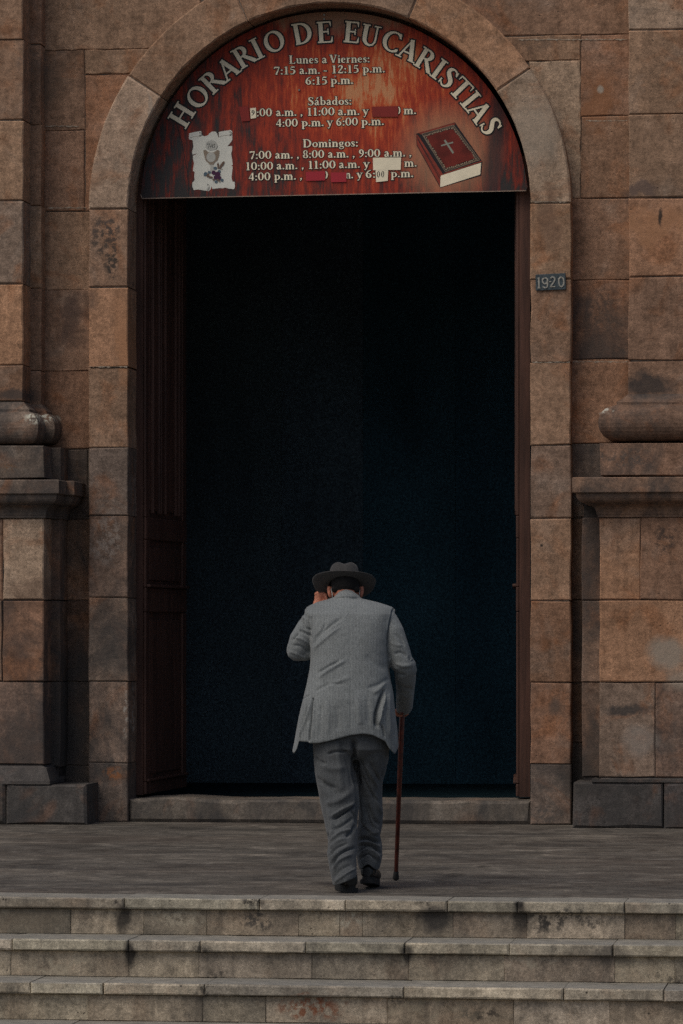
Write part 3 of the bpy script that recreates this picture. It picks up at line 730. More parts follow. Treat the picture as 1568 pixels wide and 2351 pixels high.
def glyph(ch):
    a, b = .03, .97
    G_ = {
     'H': (.98, [ln(.22, .03, .22, .97, TK), ln(.76, .03, .76, .97, TK), ln(.22, .51, .76, .51, TN), sf(.22, a, .18), sf(.22, b, .18), sf(.76, a, .18), sf(.76, b, .18)]),
     'O': (.94, [el(.47, .5, .355, .45, 0, 360, tilt=8)]),
     'R': (.90, [ln(.22, .03, .22, .97, TK), [(.22, .955, .07)] + el(.36, .735, .235, .22, 90, -90) + [(.22, .51, .07)], ln(.44, .51, .80, .04, .15, .18), sf(.22, a, .17), sf(.12, b, .08), sf(.84, a, .10)]),
     'A': (.92, [ln(.46, .98, .15, .04, TN), ln(.44, .98, .74, .03, TK), ln(.24, .34, .66, .34, TN), sf(.14, a, .14), sf(.76, a, .16)]),
     'I': (.46, [ln(.23, .03, .23, .97, TK), sf(.23, a, .18), sf(.23, b, .18)]),
     'D': (.94, [ln(.22, .03, .22, .97, TK), [(.10, .96, .07), (.30, .96, .075)] + el(.36, .5, .42, .46, 84, -84) + [(.30, .04, .075), (.10, .035, .07)], sf(.13, b, .08)]),
     'E': (.80, [ln(.22, .03, .22, .97, TK), ln(.06, .965, .66, .965, .07), ln(.22, .52, .54, .52, TN), ln(.06, .035, .68, .035, .07), ln(.645, .97, .66, .76, .08, .03), ln(.54, .66, .54, .38, .05), ln(.67, .03, .71, .27, .10, .03)]),
     'U': (.94, [[(.24, .97, TK), (.24, .40, TK)] + [(.26, .24, .17), (.36, .10, .13), (.50, .05, .09), (.64, .10, .08), (.72, .24, .08), (.73, .40, .08)] + [(.73, .97, .08)], sf(.24, b, .17), sf(.74, b, .15)]),
     'C': (.86, [el(.50, .5, .38, .45, 48, 312), ln(.745, .96, .765, .72, .05, .09), ln(.745, .22, .79, .14, .07, .04)]),
     'S': (.66, [cv((.53, .80, .06), (.46, .92, .07), (.32, .95, .09), (.18, .86, .15), (.19, .69, .18), (.34, .55, .20), (.49, .41, .19), (.52, .22, .16), (.42, .07, .09), (.28, .04, .07), (.14, .16, .06)), ln(.545, .96, .555, .74, .05, .07), ln(.10, .04, .10, .28, .05, .07)]),
     'T': (.84, [ln(.42, .03, .42, .97, TK), ln(.06, .96, .78, .96, .07), ln(.075, .97, .06, .74, .08, .03), ln(.765, .97, .78, .74, .08, .03), sf(.42, a, .18)]),
     'L': (.74, [ln(.22, .03, .22, .97, TK), sf(.22, b, .17), ln(.06, .035, .64, .035, .07), ln(.62, .03, .66, .28, .10, .03)]),
     'V': (.86, [ln(.18, .96, .44, .05, TK), ln(.70, .96, .46, .03, TN), sf(.17, b, .16), sf(.70, b, .13)]),
     'u': (.66, [[(.17, .60, .16), (.17, .20, .16), (.22, .09, .14), (.33, .05, .10), (.46, .12, .07)], ln(.50, .03, .50, .62, .16), sf(.11, .605, .09), sf(.43, .605, .08), sf(.57, .03, .07)]),
     'n': (.68, [ln(.18, .03, .18, .62, .16), [(.22, .48, .06), (.34, .60, .10), (.46, .56, .14), (.51, .42, .16), (.51, .03, .16)], sf(.17, a, .13), sf(.52, a, .13), sf(.11, .60, .07)]),
     'e': (.56, [ln(.12, .37, .44, .37, .06), cv((.43, .37, .13), (.42, .50, .11), (.30, .60, .07), (.16, .52, .13), (.11, .33, .17), (.17, .13, .14), (.32, .05, .09), (.46, .12, .05))]),
     's': (.46, [cv((.35, .49, .05), (.28, .59, .06), (.17, .59, .09), (.11, .49, .12), (.20, .37, .14), (.32, .27, .14), (.35, .14, .12), (.24, .05, .07), (.10, .10, .06)), ln(.36, .60, .36, .46, .04), ln(.08, .04, .07, .2, .04)]),
     'a': (.56, [cv((.10, .48, .10), (.18, .59, .09), (.31, .58, .12), (.37, .45, .15), (.37, .20, .15), (.40, .08, .12), (.52, .07, .05)), cv((.37, .38, .06), (.20, .31, .08), (.11, .19, .14), (.17, .07, .13), (.28, .07, .08), (.37, .15, .05))]),
     'i': (.34, [ln(.17, .03, .17, .60, .16), sf(.17, a, .13), sf(.11, .60, .07), ln(.17, .76, .17, .90, .15)]),
     'r': (.50, [ln(.18, .03, .18, .62, .16), [(.22, .44, .06), (.30, .57, .09), (.43, .54, .14)], sf(.18, a, .14), sf(.11, .60, .07)]),
     'm': (.98, [ln(.18, .03, .18, .62, .16), [(.22, .48, .06), (.33, .60, .10), (.44, .56, .14), (.49, .42, .16), (.49, .03, .16)], [(.53, .48, .06), (.64, .60, .10), (.75, .56, .14), (.80, .42, .16), (.80, .03, .16)], sf(.17, a, .13), sf(.49, a, .12), sf(.81, a, .13), sf(.11, .60, .07)]),
     'p': (.64, [ln(.18, -.28, .18, .62, .16), el(.33, .32, .20, .26, 130, -130, .06, .16), sf(.18, -.27, .13), sf(.11, .60, .07)]),
     'y': (.60, [ln(.14, .60, .34, .04, .15), ln(.50, .60, .24, -.20, .06), ln(.24, -.18, .12, -.24, .08, .12), sf(.14, .605, .12), sf(.50, .605, .10)]),
     'o': (.60, [el(.30, .32, .20, .265, 0, 360, .06, .16)]),
     'b': (.64, [ln(.17, .04, .17, 1.03, .16), el(.32, .32, .20, .26, 130, -150, .06, .16), sf(.10, 1.02, .07)]),
     'd': (.66, [ln(.46, .03, .46, 1.03, .16), el(.31, .32, .20, .26, 50, 330, .06, .16), sf(.39, 1.02, .07), sf(.53, .03, .07)]),
     'g': (.60, [el(.27, .42, .145, .17, 0, 360, .06, .14), ln(.38, .55, .54, .60, .07), cv((.18, .24, .06), (.14, .14, .08), (.28, .08, .12), (.46, .04, .13), (.48, -.12, .09), (.30, -.24, .06), (.12, -.17, .08), (.14, -.03, .06), (.28, .03, .05))]),
     ':': (.30, [ln(.15, .02, .15, .17, .15), ln(.15, .44, .15, .59, .15)]),
     '.': (.28, [ln(.14, .02, .14, .17, .16)]),
     ',': (.28, [ln(.14, .04, .14, .17, .15), ln(.17, .06, .09, -.14, .09, .04)]),
     '-': (.46, [ln(.08, .30, .36, .30, .10)]),
     '0': (.68, [el(.34, .48, .225, .43, 0, 360, .06, .17)]),
     '1': (.56, [ln(.28, .03, .28, .92, .17), ln(.28, .90, .12, .84, .06), sf(.28, a, .17)]),
     '2': (.62, [cv((.12, .70, .12), (.20, .88, .09), (.34, .90, .12), (.46, .76, .16), (.38, .52, .13), (.10, .10, .06)), ln(.08, .07, .52, .07, .14), ln(.51, .06, .56, .24, .06)]),
     '4': (.66, [ln(.44, .03, .44, .92, .16), ln(.42, .90, .07, .30, .055), ln(.05, .28, .60, .28, .10)]),
     '5': (.60, [ln(.18, .86, .50, .86, .14), ln(.17, .86, .14, .52, .05), cv((.14, .53, .06), (.28, .58, .09), (.45, .46, .14), (.46, .24, .16), (.32, .06, .09), (.10, .07, .09))]),
     '6': (.66, [cv((.54, .93, .05), (.30, .80, .10), (.15, .52, .16), (.16, .22, .16), (.30, .05, .08), (.46, .14, .14), (.49, .32, .16), (.40, .50, .10), (.24, .50, .06), (.17, .42, .05))]),
     '7': (.60, [ln(.06, .85, .54, .85, .14), ln(.52, .84, .22, .0, .06, .17), ln(.07, .88, .06, .68, .06)]),
     '8': (.64, [cv((.32, .49, .15), (.16, .62, .12), (.17, .82, .11), (.32, .90, .07), (.46, .82, .10), (.46, .64, .11), (.32, .49, .14), (.14, .32, .12), (.14, .14, .14), (.32, .05, .07), (.50, .14, .13), (.50, .32, .13), (.32, .49, .14))]),
     '9': (.66, [cv((.12, .0, .05), (.36, .14, .10), (.50, .42, .16), (.50, .70, .16), (.36, .89, .08), (.20, .80, .14), (.17, .62, .16), (.26, .44, .10), (.42, .45, .06), (.49, .53, .05))]),
     ')': (.34, [el(.02, .48, .22, .43, 70, -70, .06, .15)]),
     'J': (.5, [ln(.34, .97, .22, -.1, .05), ln(.22, -.1, .05, -.16, .05), ln(.20, .95, .48, .97, .05)]),
    }
    if ch == 'á':
        w, s = glyph('a'); return w, s + [ln(.24, .72, .38, .95, .07, .13)]
    return G_[ch]
def ribbon(pts, grow=0.0):
    """flat quad strip for a stroke of varying width, ends carried on by grow"""
    P_ = [np.array(p, float) for p in pts]
    closed = np.hypot(*(P_[0][:2] - P_[-1][:2])) < 1e-4
    L = []; Rr = []
    for i, p in enumerate(P_):
        a = P_[i - 1] if i > 0 else (P_[-2] if closed else p); c = P_[i + 1] if i < len(P_) - 1 else (P_[1] if closed else p)
        d = (c - a)[:2]; n = np.hypot(*d); d = d / n if n > 1e-9 else np.array([1., 0.])
        q = p[:2].copy()
        if not closed and i == 0: q = q - d * grow
        if not closed and i == len(P_) - 1: q = q + d * grow
        nn = np.array([-d[1], d[0]]); h = p[2] / 2 + grow
        L.append(q + nn * h); Rr.append(q - nn * h)
    return L, Rr
class Sheet:
    """a collector of flat printed shapes on a sign, in photo columns and rows, each a hair above the last"""
    def __init__(s, Y): s.Y = Y; s.mb = MB(); s.k = 0
    def poly(s, pts, mi, lvl):
        s.mb.add([(lambda q: (q[0], s.Y - lvl, q[1]))(P(x, y, s.Y)) for x, y in pts], [tuple(range(len(pts)))], mi)
    def strip(s, L, Rr, mi, lvl):
        n = len(L); v = []
        for a, b in zip(L, Rr):
            for q in (a, b):
                X, Z = P(q[0], q[1], s.Y); v.append((X, s.Y - lvl, Z))
        s.mb.add(v, [(2 * i, 2 * i + 1, 2 * i + 3, 2 * i + 2) for i in range(n - 1)], mi)
    def glyph(s, ch, x, y, sx, sy, ang=0, out=.0, l0=.0012, mi=(0, 1), slant=0):
        """origin at baseline-left (x, y); sx, sy photo px per em unit; ang degrees counter-clockwise"""
        w, st = glyph(ch); ca, sa = math.cos(R_(ang)), math.sin(R_(ang))
        tf = lambda q: (x + (q[0] * sx + q[1] * slant * sx) * ca - q[1] * sy * -sa * -1 * -1 if False else x + (q[0] + q[1] * slant) * sx * ca - q[1] * sy * sa, y - ((q[0] + q[1] * slant) * sx * sa + q[1] * sy * ca))
        if s.k % 2: l0 = l0 + .0001
        s.k += 1
        for i, pts in enumerate(st):
            if out:
                L, Rr = ribbon(pts, out); s.strip([tf(q) for q in L], [tf(q) for q in Rr], mi[1], l0 + .00022 * i)
        for i, pts in enumerate(st):
            L, Rr = ribbon(pts); s.strip([tf(q) for q in L], [tf(q) for q in Rr], mi[0], l0 + .0030 + .00022 * i)
    def word(s, txt, x0, x1, yb, cap, ang=.9, out=.05, **k):
        tot = sum(glyph(c)[0] for c in txt); sx = (x1 - x0) / tot; x = x0
        for c in txt:
            s.glyph(c, x, yb - (x - x0) * math.tan(R_(ang)), sx, cap, ang, out, **k); x += glyph(c)[0] * sx

def printed(name, col, rough=.6, spec=.3, var=.12):
    m, nt, b = newmat(name); k = N(nt)
    g = k.noise(k.pos(), 120, 3, .7); v = k.noise(k.pos(), 9, 5, .6)
    c = k.mix(1.0, col, k.ramp(v, [(.3, 1 - var), (.6, 1.0)]), 'MULTIPLY')
    c = k.mix(.6, c, k.ramp(g, [(.3, .86), (.5, 1.0), (.7, 1.12)]), 'MULTIPLY')
    k.l(c, b.inputs['Base Color']); b.inputs['Roughness'].default_value = rough; b.inputs['Specular IOR Level'].default_value = spec
    return m
M['cream'] = printed('cream_print', (1.0, .90, .67))
M['outline'] = printed('black_print', (.018, .02, .022))
M['redpatch'] = printed('red_patch', (.42, .030, .045))
M['redpatch2'] = printed('dull_red_patch', (.27, .030, .024))
M['parch'] = printed('parchment_print', (.74, .74, .66))
M['bookred'] = printed('book_cover_red', (.19, .022, .014), var=.6)
M['bookdark'] = printed('book_cover_edge', (.02, .017, .02))
M['bookgold'] = printed('book_border_gold', (.34, .25, .17))
M['bookspine'] = printed('book_spine_red', (.30, .05, .03), var=.4)
M['crossgrey'] = printed('book_cross', (.30, .32, .26))
M['chalice'] = printed('chalice_bronze', (.30, .24, .18), var=.3)
M['chalice2'] = printed('chalice_light', (.50, .50, .45))
M['grape'] = printed('grape_purple', (.07, .02, .06))
M['leafblue'] = printed('leaf_blue_grey', (.10, .15, .19))
M['wheat'] = printed('wheat_brown', (.17, .11, .08))

YSG = YF + .225                                     # the printed board stands just inside the arch
sx0, sz0 = P(767, 472, YSG)
def sign_material():
    m, nt, b = newmat('rusty_red_printed_board'); k = N(nt)
    geo = k.n('TexCoord').outputs['Object']                    # origin: middle of the lower edge of the board
    mp = k.n('Mapping'); k.l(geo, mp.inputs[0]); mp.inputs['Scale'].default_value = (6.5, 1, 1.9)
    n1 = k.noise(mp.outputs[0], 1.9, 9, .72, .15)
    mp2 = k.n('Mapping'); k.l(geo, mp2.inputs[0]); mp2.inputs['Scale'].default_value = (30, 1, 3.2)
    n2 = k.noise(mp2.outputs[0], 1.5, 6, .7, .4)
    mp3 = k.n('Mapping'); k.l(geo, mp3.inputs[0]); mp3.inputs['Scale'].default_value = (1.6, 1, 1.1)
    n3 = k.noise(mp3.outputs[0], 1.3, 3, .5)
    sep = k.n('SeparateXYZ'); k.l(geo, sep.inputs[0])
    # printed glow: bright orange right of centre near the top, tan along the crown, dark towards the bottom corners
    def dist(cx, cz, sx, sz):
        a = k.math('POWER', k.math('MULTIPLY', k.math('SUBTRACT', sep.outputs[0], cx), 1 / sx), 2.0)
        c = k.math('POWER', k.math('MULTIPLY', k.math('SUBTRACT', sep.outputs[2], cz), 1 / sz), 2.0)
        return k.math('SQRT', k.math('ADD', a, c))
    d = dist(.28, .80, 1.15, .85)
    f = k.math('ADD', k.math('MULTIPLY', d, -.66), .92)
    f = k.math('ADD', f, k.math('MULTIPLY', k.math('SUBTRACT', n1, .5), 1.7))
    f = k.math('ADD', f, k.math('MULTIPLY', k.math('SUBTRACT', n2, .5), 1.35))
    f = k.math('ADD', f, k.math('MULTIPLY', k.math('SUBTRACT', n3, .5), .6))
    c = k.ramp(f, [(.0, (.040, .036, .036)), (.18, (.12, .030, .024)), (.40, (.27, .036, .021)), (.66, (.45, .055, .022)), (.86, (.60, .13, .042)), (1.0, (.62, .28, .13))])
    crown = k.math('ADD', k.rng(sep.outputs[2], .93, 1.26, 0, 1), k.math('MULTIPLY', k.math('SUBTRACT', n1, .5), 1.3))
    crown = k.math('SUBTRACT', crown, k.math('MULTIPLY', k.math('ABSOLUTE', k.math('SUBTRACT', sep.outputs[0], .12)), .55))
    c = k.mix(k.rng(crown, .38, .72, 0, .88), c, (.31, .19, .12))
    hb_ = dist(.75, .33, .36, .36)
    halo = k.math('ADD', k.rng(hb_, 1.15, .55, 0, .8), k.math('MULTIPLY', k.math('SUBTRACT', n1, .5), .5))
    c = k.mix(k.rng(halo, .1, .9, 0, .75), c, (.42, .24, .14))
    # dark printed band leaning at the right edge
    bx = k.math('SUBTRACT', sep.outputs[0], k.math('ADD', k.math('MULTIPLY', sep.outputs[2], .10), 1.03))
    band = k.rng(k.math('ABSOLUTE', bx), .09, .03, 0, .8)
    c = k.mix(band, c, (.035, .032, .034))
    g = k.noise(geo, 130, 3, .7)
    c = k.mix(.7, c, k.ramp(g, [(.3, .65), (.5, 1.0), (.7, 1.3)]), 'MULTIPLY')
    k.l(c, b.inputs['Base Color']); b.inputs['Roughness'].default_value = .6; b.inputs['Specular IOR Level'].default_value = .25
    k.l(k.bump(g, .2, .001), b.inputs['Normal'])
    return m
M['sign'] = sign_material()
sign = empty('schedule_sign', (sx0, YSG, sz0))
tag(sign, 'half round red sign filling the arch with cream mass times, scroll and book', 'sign')
def addto(par, o):
    o.location = Vector(o.location) - Vector(par.location); o.parent = par; return o
# board
arc = []
for i in range(61):
    a = R_(2.0 + 176.0 * i / 60)
    arc.append((767.5 + 444.5 * math.cos(a), 470 - 443 * math.sin(a)))
arc = [(1211, 430)] + [p for p in arc if p[1] < 428] + [(323.5, 447)]
outl = [(327, 455), (1208, 437)] + arc
w = [P(x, y, YSG) for x, y in outl]
n = len(w)
v = [(x, YSG, z) for x, z in w] + [(x, YSG + .02, z) for x, z in w]
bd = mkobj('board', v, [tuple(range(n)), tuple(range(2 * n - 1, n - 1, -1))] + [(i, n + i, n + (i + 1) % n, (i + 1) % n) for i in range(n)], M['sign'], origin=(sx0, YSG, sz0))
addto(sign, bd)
# pale metal edge along the foot and the left side
rim = MB()
def rimseg(a, b, wd=1.6, y0=.004):
    (x0, z0), (x1, z1) = P(*a, YSG), P(*b, YSG); h = wd / 351 / 2
    dx, dz = x1 - x0, z1 - z0; L = math.hypot(dx, dz); nx_, nz_ = -dz / L * h, dx / L * h
    q = [(x0 + nx_, z0 + nz_), (x0 - nx_, z0 - nz_), (x1 - nx_, z1 - nz_), (x1 + nx_, z1 + nz_)]
    rim.add([(x, YSG - y0, z) for x, z in q] + [(x, YSG + .016, z) for x, z in q], [(0, 1, 2, 3), (0, 4, 5, 1), (1, 5, 6, 2), (2, 6, 7, 3), (3, 7, 4, 0)])
rimseg((327, 455.8), (1208, 437.8)); rimseg((323, 447), (327, 455.5))
M['rim'] = plain('bare_metal_edge', (.36, .27, .21), .5, .4, 40, .3)
o = rim.build('edge_trim', M['rim']); addto(sign, o)
# seam between sheets at the left and a torn line
sm = Sheet(YSG)
seam = [(392, 150), (386, 196), (400, 262), (418, 330), (431, 400), (433, 452)]
for a, b in zip(seam[:-1], seam[1:]):
    sm.strip(*ribbon([(a[0], -a[1], 1.5), (b[0], -b[1], 1.5)]) and ([(a[0] - .8, a[1]), (b[0] - .8, b[1])], [(a[0] + .8, a[1]), (b[0] + .8, b[1])]), 1, .0008)
addto(sign, sm.mb.build('sheet_seam', [M['cream'], M['outline']]))

def put(sheet, name, mats, label=None):
    o = sheet.mb.build(name, mats); addto(sign, o)
    if label: o['label'] = label
    return o
LM = [M['cream'], M['outline']]
# headline along the arc
hl = [('H',210,425),('O',268,357),('R',322,300),('A',378,254),('R',438,207),('I',487,180),('O',550,153),('D',655,123),('E',738,119),
      ('E',838,119),('U',905,132),('C',985,153),('A',1048,183),('R',1112,222),('I',1158,255),('S',1195,287),('T',1240,328),('I',1275,368),('A',1308,410),('S',1350,465)]
sh = Sheet(YSG)
Cx, Cy = 772.0, 480.0
for ch, zx, zy in hl:
    x, y = 287 + zx / 1.6071, zy / 1.6071
    a = math.degrees(math.atan2(Cy - y, x - Cx)) - 90
    a = a * 1.0
    cap = 49; sx = 52
    w_, _ = glyph(ch)
    ca, sa = math.cos(R_(a)), math.sin(R_(a))
    bx = x - w_ * sx / 2 * ca + cap / 2 * sa; by = y + w_ * sx / 2 * sa + cap / 2 * ca
    sh.glyph(ch, bx, by, sx, cap, a, out=.062)
put(sh, 'headline_lettering', LM)
def Z6(x, y): return 487.9 + x / 3.0355, 200.9 + y / 3.0355
def Z8(x, y): return 631.4 + x / 4.5529, y / 4.5529
def line(conv, toks, y0, y1, xa, xb, cap=19.5):
    s = Sheet(YSG)
    for txt, a, b in toks:
        xm = (a - xa) / (xb - xa); yy = y0 + (y1 - y0) * xm
        X0, Yb = conv(a, yy); X1, _ = conv(b, yy)
        s.word(txt, X0, X1, Yb, cap, ang=.95, out=.07)
    put(s, 'text_line', LM)
line(Z8, [('Lunes', 145, 455), ('a', 488, 548), ('Viernes:', 568, 993)], 668, 655, 145, 990, 19)
line(Z8, [('7:15', -12, 218), ('a.m.', 253, 475)], 782, 772, -10, 475)
line(Z8, [('-', 500, 555), ('12:15', 590, 880), ('p.m.', 915, 1153)], 770, 757, 500, 1150)
line(Z8, [('6:15', 315, 550), ('p.m.', 580, 822)], 888, 877, 318, 820)
line(Z6, [('Sábados:', 663, 972)], 126, 122, 665, 968, 19)
line(Z6, [(':00', 306, 417), ('a.m.', 441, 588), (',', 610, 632), ('11:00', 658, 853), ('a.m.', 873, 1028), ('y', 1045, 1090), (')', 1291, 1312), ('m.', 1331, 1422)], 205, 186, 185, 1420)
line(Z6, [('4:00', 441, 597), ('p.m.', 619, 778), ('y', 796, 840), ('6:00', 860, 1016), ('p.m.', 1036, 1198)], 276, 262, 443, 1195)
line(Z6, [('Domingos:', 628, 1017)], 419, 413, 630, 1013, 19)
line(Z6, [('7:00', 258, 413), ('am.', 435, 563), (',', 585, 607), ('8:00', 628, 781), ('a.m.', 803, 951), (',', 973, 995), ('9:00', 1016, 1171), ('a.m.', 1195, 1346), (',', 1368, 1390)], 500, 481, 260, 1388)
line(Z6, [('10:00', 230, 425), ('a.m.', 445, 595), (',', 618, 640), ('11:00', 665, 860), ('a.m.', 880, 1030), ('y', 1049, 1097), ('m.', 1335, 1426)], 577, 552, 232, 1423)
line(Z6, [('4:00', 251, 406), ('p.m.', 428, 585), (',', 606, 628), (')', 783, 806), ('n.', 925, 982), ('y', 1003, 1047), ('6:', 1065, 1138), ('p.m.', 1241, 1403)], 650, 624, 253, 1400)
# stickers covering old times
def sticker(name, pts, mat, extra=None, lvl=.0066):
    s = Sheet(YSG); q = [Z6(*p) for p in pts]; s.poly(q, 0, lvl)
    if extra: extra(s)
    return put(s, name, [mat, M['outline']])
sticker('patch', [(185, 136), (250, 131), (262, 233), (203, 238)], M['redpatch2'])
sticker('patch', [(1112, 135), (1292, 130), (1293, 205), (1114, 206)], M['redpatch2'])
sticker('patch', [(650, 589), (785, 583), (787, 648), (652, 652)], M['redpatch'])
sticker('patch', [(825, 593), (935, 592), (934, 659), (827, 661)], M['redpatch'])
sticker('patch', [(1118, 490), (1315, 488), (1312, 575), (1120, 577)], M['cream'])
sticker('patch', [(1137, 578), (1225, 576), (1222, 651), (1141, 660)], M['cream'],
        lambda s: (s.glyph('0', *Z6(1144, 628), 11, 15, 2, mi=(1, 1), l0=.0040, slant=.12), s.glyph('0', *Z6(1174, 627), 11, 15, 2, mi=(1, 1), l0=.0040, slant=.12)), lvl=.0062)
sticker('patch', [(263, 146), (303, 142), (306, 213), (267, 218)], M['cream'], lambda s: s.glyph('9', *Z6(267, 196), 14, 13, 2, mi=(1, 1), l0=.0040, slant=.1), lvl=.0062)
# parchment scroll with chalice
def Zs(x, y): return (600 + x / 3.136) / 1.74235, (450 + y / 3.136) / 1.74235
s = Sheet(YSG)
par = [(490,262),(560,245),(640,232),(650,262),(652,290),(690,298),(725,288),(745,262),(775,240),(825,240),(842,262),(855,300),(866,318),(862,245),(930,232),(1010,220),(1032,235),(1033,345),(1005,385),(970,425),(1030,420),(1030,470),(1018,520),(1032,600),(1038,655),(1020,670),(1038,680),(1030,760),(1022,815),(1036,870),(1062,868),(1066,930),(1055,962),(985,955),(950,942),(900,952),(870,948),(782,960),(772,925),(762,962),(740,985),(680,978),(600,965),(550,975),(532,930),(532,880),(560,850),(555,800),(560,745),(538,735),(545,680),(552,640),(540,590),(538,545),(600,515),(533,528),(528,500),(545,430),(535,350),(488,335)]
# triangulate the torn outline with a fan of strips: use bmesh
from mathutils.geometry import tessellate_polygon
pv = [P(*Zs(x, y), YSG) for x, y in par]
s.mb.add([(x, YSG - .0014, z) for x, z in pv], [tuple(t_) for t_ in tessellate_polygon([[Vector((x, z, 0)) for x, z in pv]])], 0)
def cpoly(cx, cy, rx, ry, mi, lvl, n=20, a0=0, a1=360): s.poly([Zs(cx + rx * math.cos(R_(a0 + (a1 - a0) * i / n)), cy + ry * math.sin(R_(a0 + (a1 - a0) * i / n))) for i in range(n)], mi, lvl)
def zs(pts, mi, lvl): s.poly([Zs(*p) for p in pts], mi, lvl)
def zline(pts, wd, mi, lvl):
    for i, (a, b) in enumerate(zip(pts[:-1], pts[1:])):
        dx, dy = b[0] - a[0], b[1] - a[1]; L = math.hypot(dx, dy) or 1; nx_, ny_ = -dy / L * wd / 2, dx / L * wd / 2
        zs([(a[0] + nx_, a[1] + ny_), (b[0] + nx_, b[1] + ny_), (b[0] - nx_, b[1] - ny_), (a[0] - nx_, a[1] - ny_)], mi, lvl + .00008 * i)
cpoly(772, 415, 76, 66, 1, .0020)
zline([(825, 470), (846, 440), (850, 415)], 5, 6, .0022)
zs([(668, 480), (695, 468), (735, 500), (805, 500), (845, 468), (874, 485), (868, 545), (850, 600), (805, 640), (800, 655), (748, 655), (735, 635), (700, 605), (682, 545)], 2, .0030)
cpoly(766, 562, 58, 62, 3, .0036)
zs([(760, 655), (795, 655), (800, 720), (830, 760), (735, 765), (758, 720)], 3, .0028)
for i, (x, y, r) in enumerate([(700, 770, 26), (745, 750, 20), (820, 700, 24), (870, 740, 22), (905, 850, 22), (830, 870, 20), (690, 785, 16)]): cpoly(x, y, r, r * .9, 5, .0040 + .0001 * i, 7)
for i, (x, y, r) in enumerate([(800, 755, 28), (850, 775, 34), (830, 815, 30), (870, 820, 26)]): cpoly(x, y, r, r, 4, .0050 + .0001 * i, 9)
for i, (x, y, r) in enumerate([(725, 795, 17), (750, 810, 16), (775, 815, 15), (800, 845, 13), (850, 845, 13), (872, 862, 12), (735, 775, 10)]): cpoly(x, y, r, r, 7, .0056 + .0001 * i, 8)
zs([(868, 700), (880, 660), (920, 612), (940, 620), (925, 660), (885, 705)], 7, .0044); zs([(850, 705), (842, 650), (855, 625), (868, 655), (866, 705)], 7, .0046); zline([(866, 705), (915, 712)], 7, 7, .0048)
for x, y, h in ((712, 442, 60), (762, 442, 62), (800, 440, 58)):
    pass
zline([(748, 392), (742, 420), (730, 448)], 5, 6, .0030); zline([(715, 398), (752, 392)], 4, 6, .0034)
zline([(768, 394), (758, 445)], 5, 6, .0030); zline([(790, 392), (780, 445)], 5, 6, .0032); zline([(762, 420), (786, 418)], 4, 6, .0034)
zline([(818, 394), (802, 400), (804, 414), (814, 426), (806, 438), (794, 440)], 5, 6, .0030)
for cx_, cy_ in ((630, 275), (1010, 265), (728, 938)):
    zline([(cx_ + 16 * math.cos(t), cy_ + (24 if cy_ < 500 else 36) * math.sin(t)) for t in np.linspace(-2.4, 2.6, 9)], 5, 6, .0030)
    zline([(cx_ - 3, cy_), (cx_ + 5, cy_ + 10), (cx_ - 4, cy_ + 16)], 4, 6, .0034)
zline([(500, 318), (560, 300), (640, 296)], 3, 8, .0022); zline([(868, 305), (940, 288), (1010, 282)], 3, 8, .0022)
put(s, 'parchment_picture', [M['parch'], M['chalice2'], M['chalice'], M['chalice2'], M['grape'], M['leafblue'], M['outline'], M['wheat'], M['chalice']])
# book with a plain cross
def Zb(x, y): return (1550 + x / 2.851) / 1.74235, (400 + y / 2.851) / 1.74235
s = Sheet(YSG)
def zb(pts, mi, lvl): s.poly([Zb(*p) for p in pts], mi, lvl)
def bline(pts, wd, mi, lvl):
    for i, (a, b) in enumerate(zip(pts[:-1], pts[1:])):
        dx, dy = b[0] - a[0], b[1] - a[1]; L = math.hypot(dx, dy) or 1; nx_, ny_ = -dy / L * wd / 2, dx / L * wd / 2
        zb([(a[0] + nx_, a[1] + ny_), (b[0] + nx_, b[1] + ny_), (b[0] - nx_, b[1] - ny_), (a[0] - nx_, a[1] - ny_)], mi, lvl + .00008 * i)
zb([(328, 385), (768, 255), (1082, 703), (1068, 862), (600, 1000), (330, 515)], 1, .0014)
zb([(330, 395), (348, 400), (640, 860), (604, 870), (600, 985), (334, 505)], 3, .0022)
for off in (0, 22, 40): bline([(336 + off * .4, 420 + off), (603, 905 - 30 + off)], 4, 1, .0026)
zb([(612, 862), (1068, 716), (1058, 850), (602, 996), (604, 880)], 4, .0026)
zb([(345, 382), (765, 258), (1078, 700), (645, 845)], 1, .0032)
zb([(352, 376), (762, 262), (775, 280), (380, 392)], 3, .0036)
zb([(640, 838), (1070, 695), (1080, 703), (648, 848)], 3, .0036)
for d_, wd in ((0, 5), (14, 3), (24, 3)):
    q = [(392 + d_, 388 + d_ * .9), (752 - d_ * .3, 286 + d_ * .8), (1050 - d_ * 1.3, 684), (660 + d_ * .3, 818 - d_ * 1.1), (392 + d_, 388 + d_ * .9)]
    bline(q, wd, 2, .0038 + .0003 * (d_ // 8))
rb = random.Random(5)
q = [(428, 408), (748, 316), (1010, 672), (668, 790)]
dens = []
for i in range(4):
    a, b = q[i], q[(i + 1) % 4]
    for j in range(16): dens.append((a[0] + (b[0] - a[0]) * j / 16 + rb.uniform(-5, 5), a[1] + (b[1] - a[1]) * j / 16 + rb.uniform(-5, 5)))
cxb, cyb = 715, 545
for i, (x, y) in enumerate(dens): s.poly([Zb(x + 9 * math.cos(t), y + 9 * math.sin(t)) for t in np.linspace(0, 2 * PI, 7)[:-1]], 2, .0048 + .00001 * i)
inner = [(cxb + (x - cxb) * .965 + rb.uniform(-5, 5), cyb + (y - cyb) * .955 + rb.uniform(-5, 5)) for x, y in dens]
zb(inner, 0, .0056)
bline([(652, 458), (752, 608)], 22, 5, .0060); bline([(612, 523), (750, 484)], 17, 5, .0062)
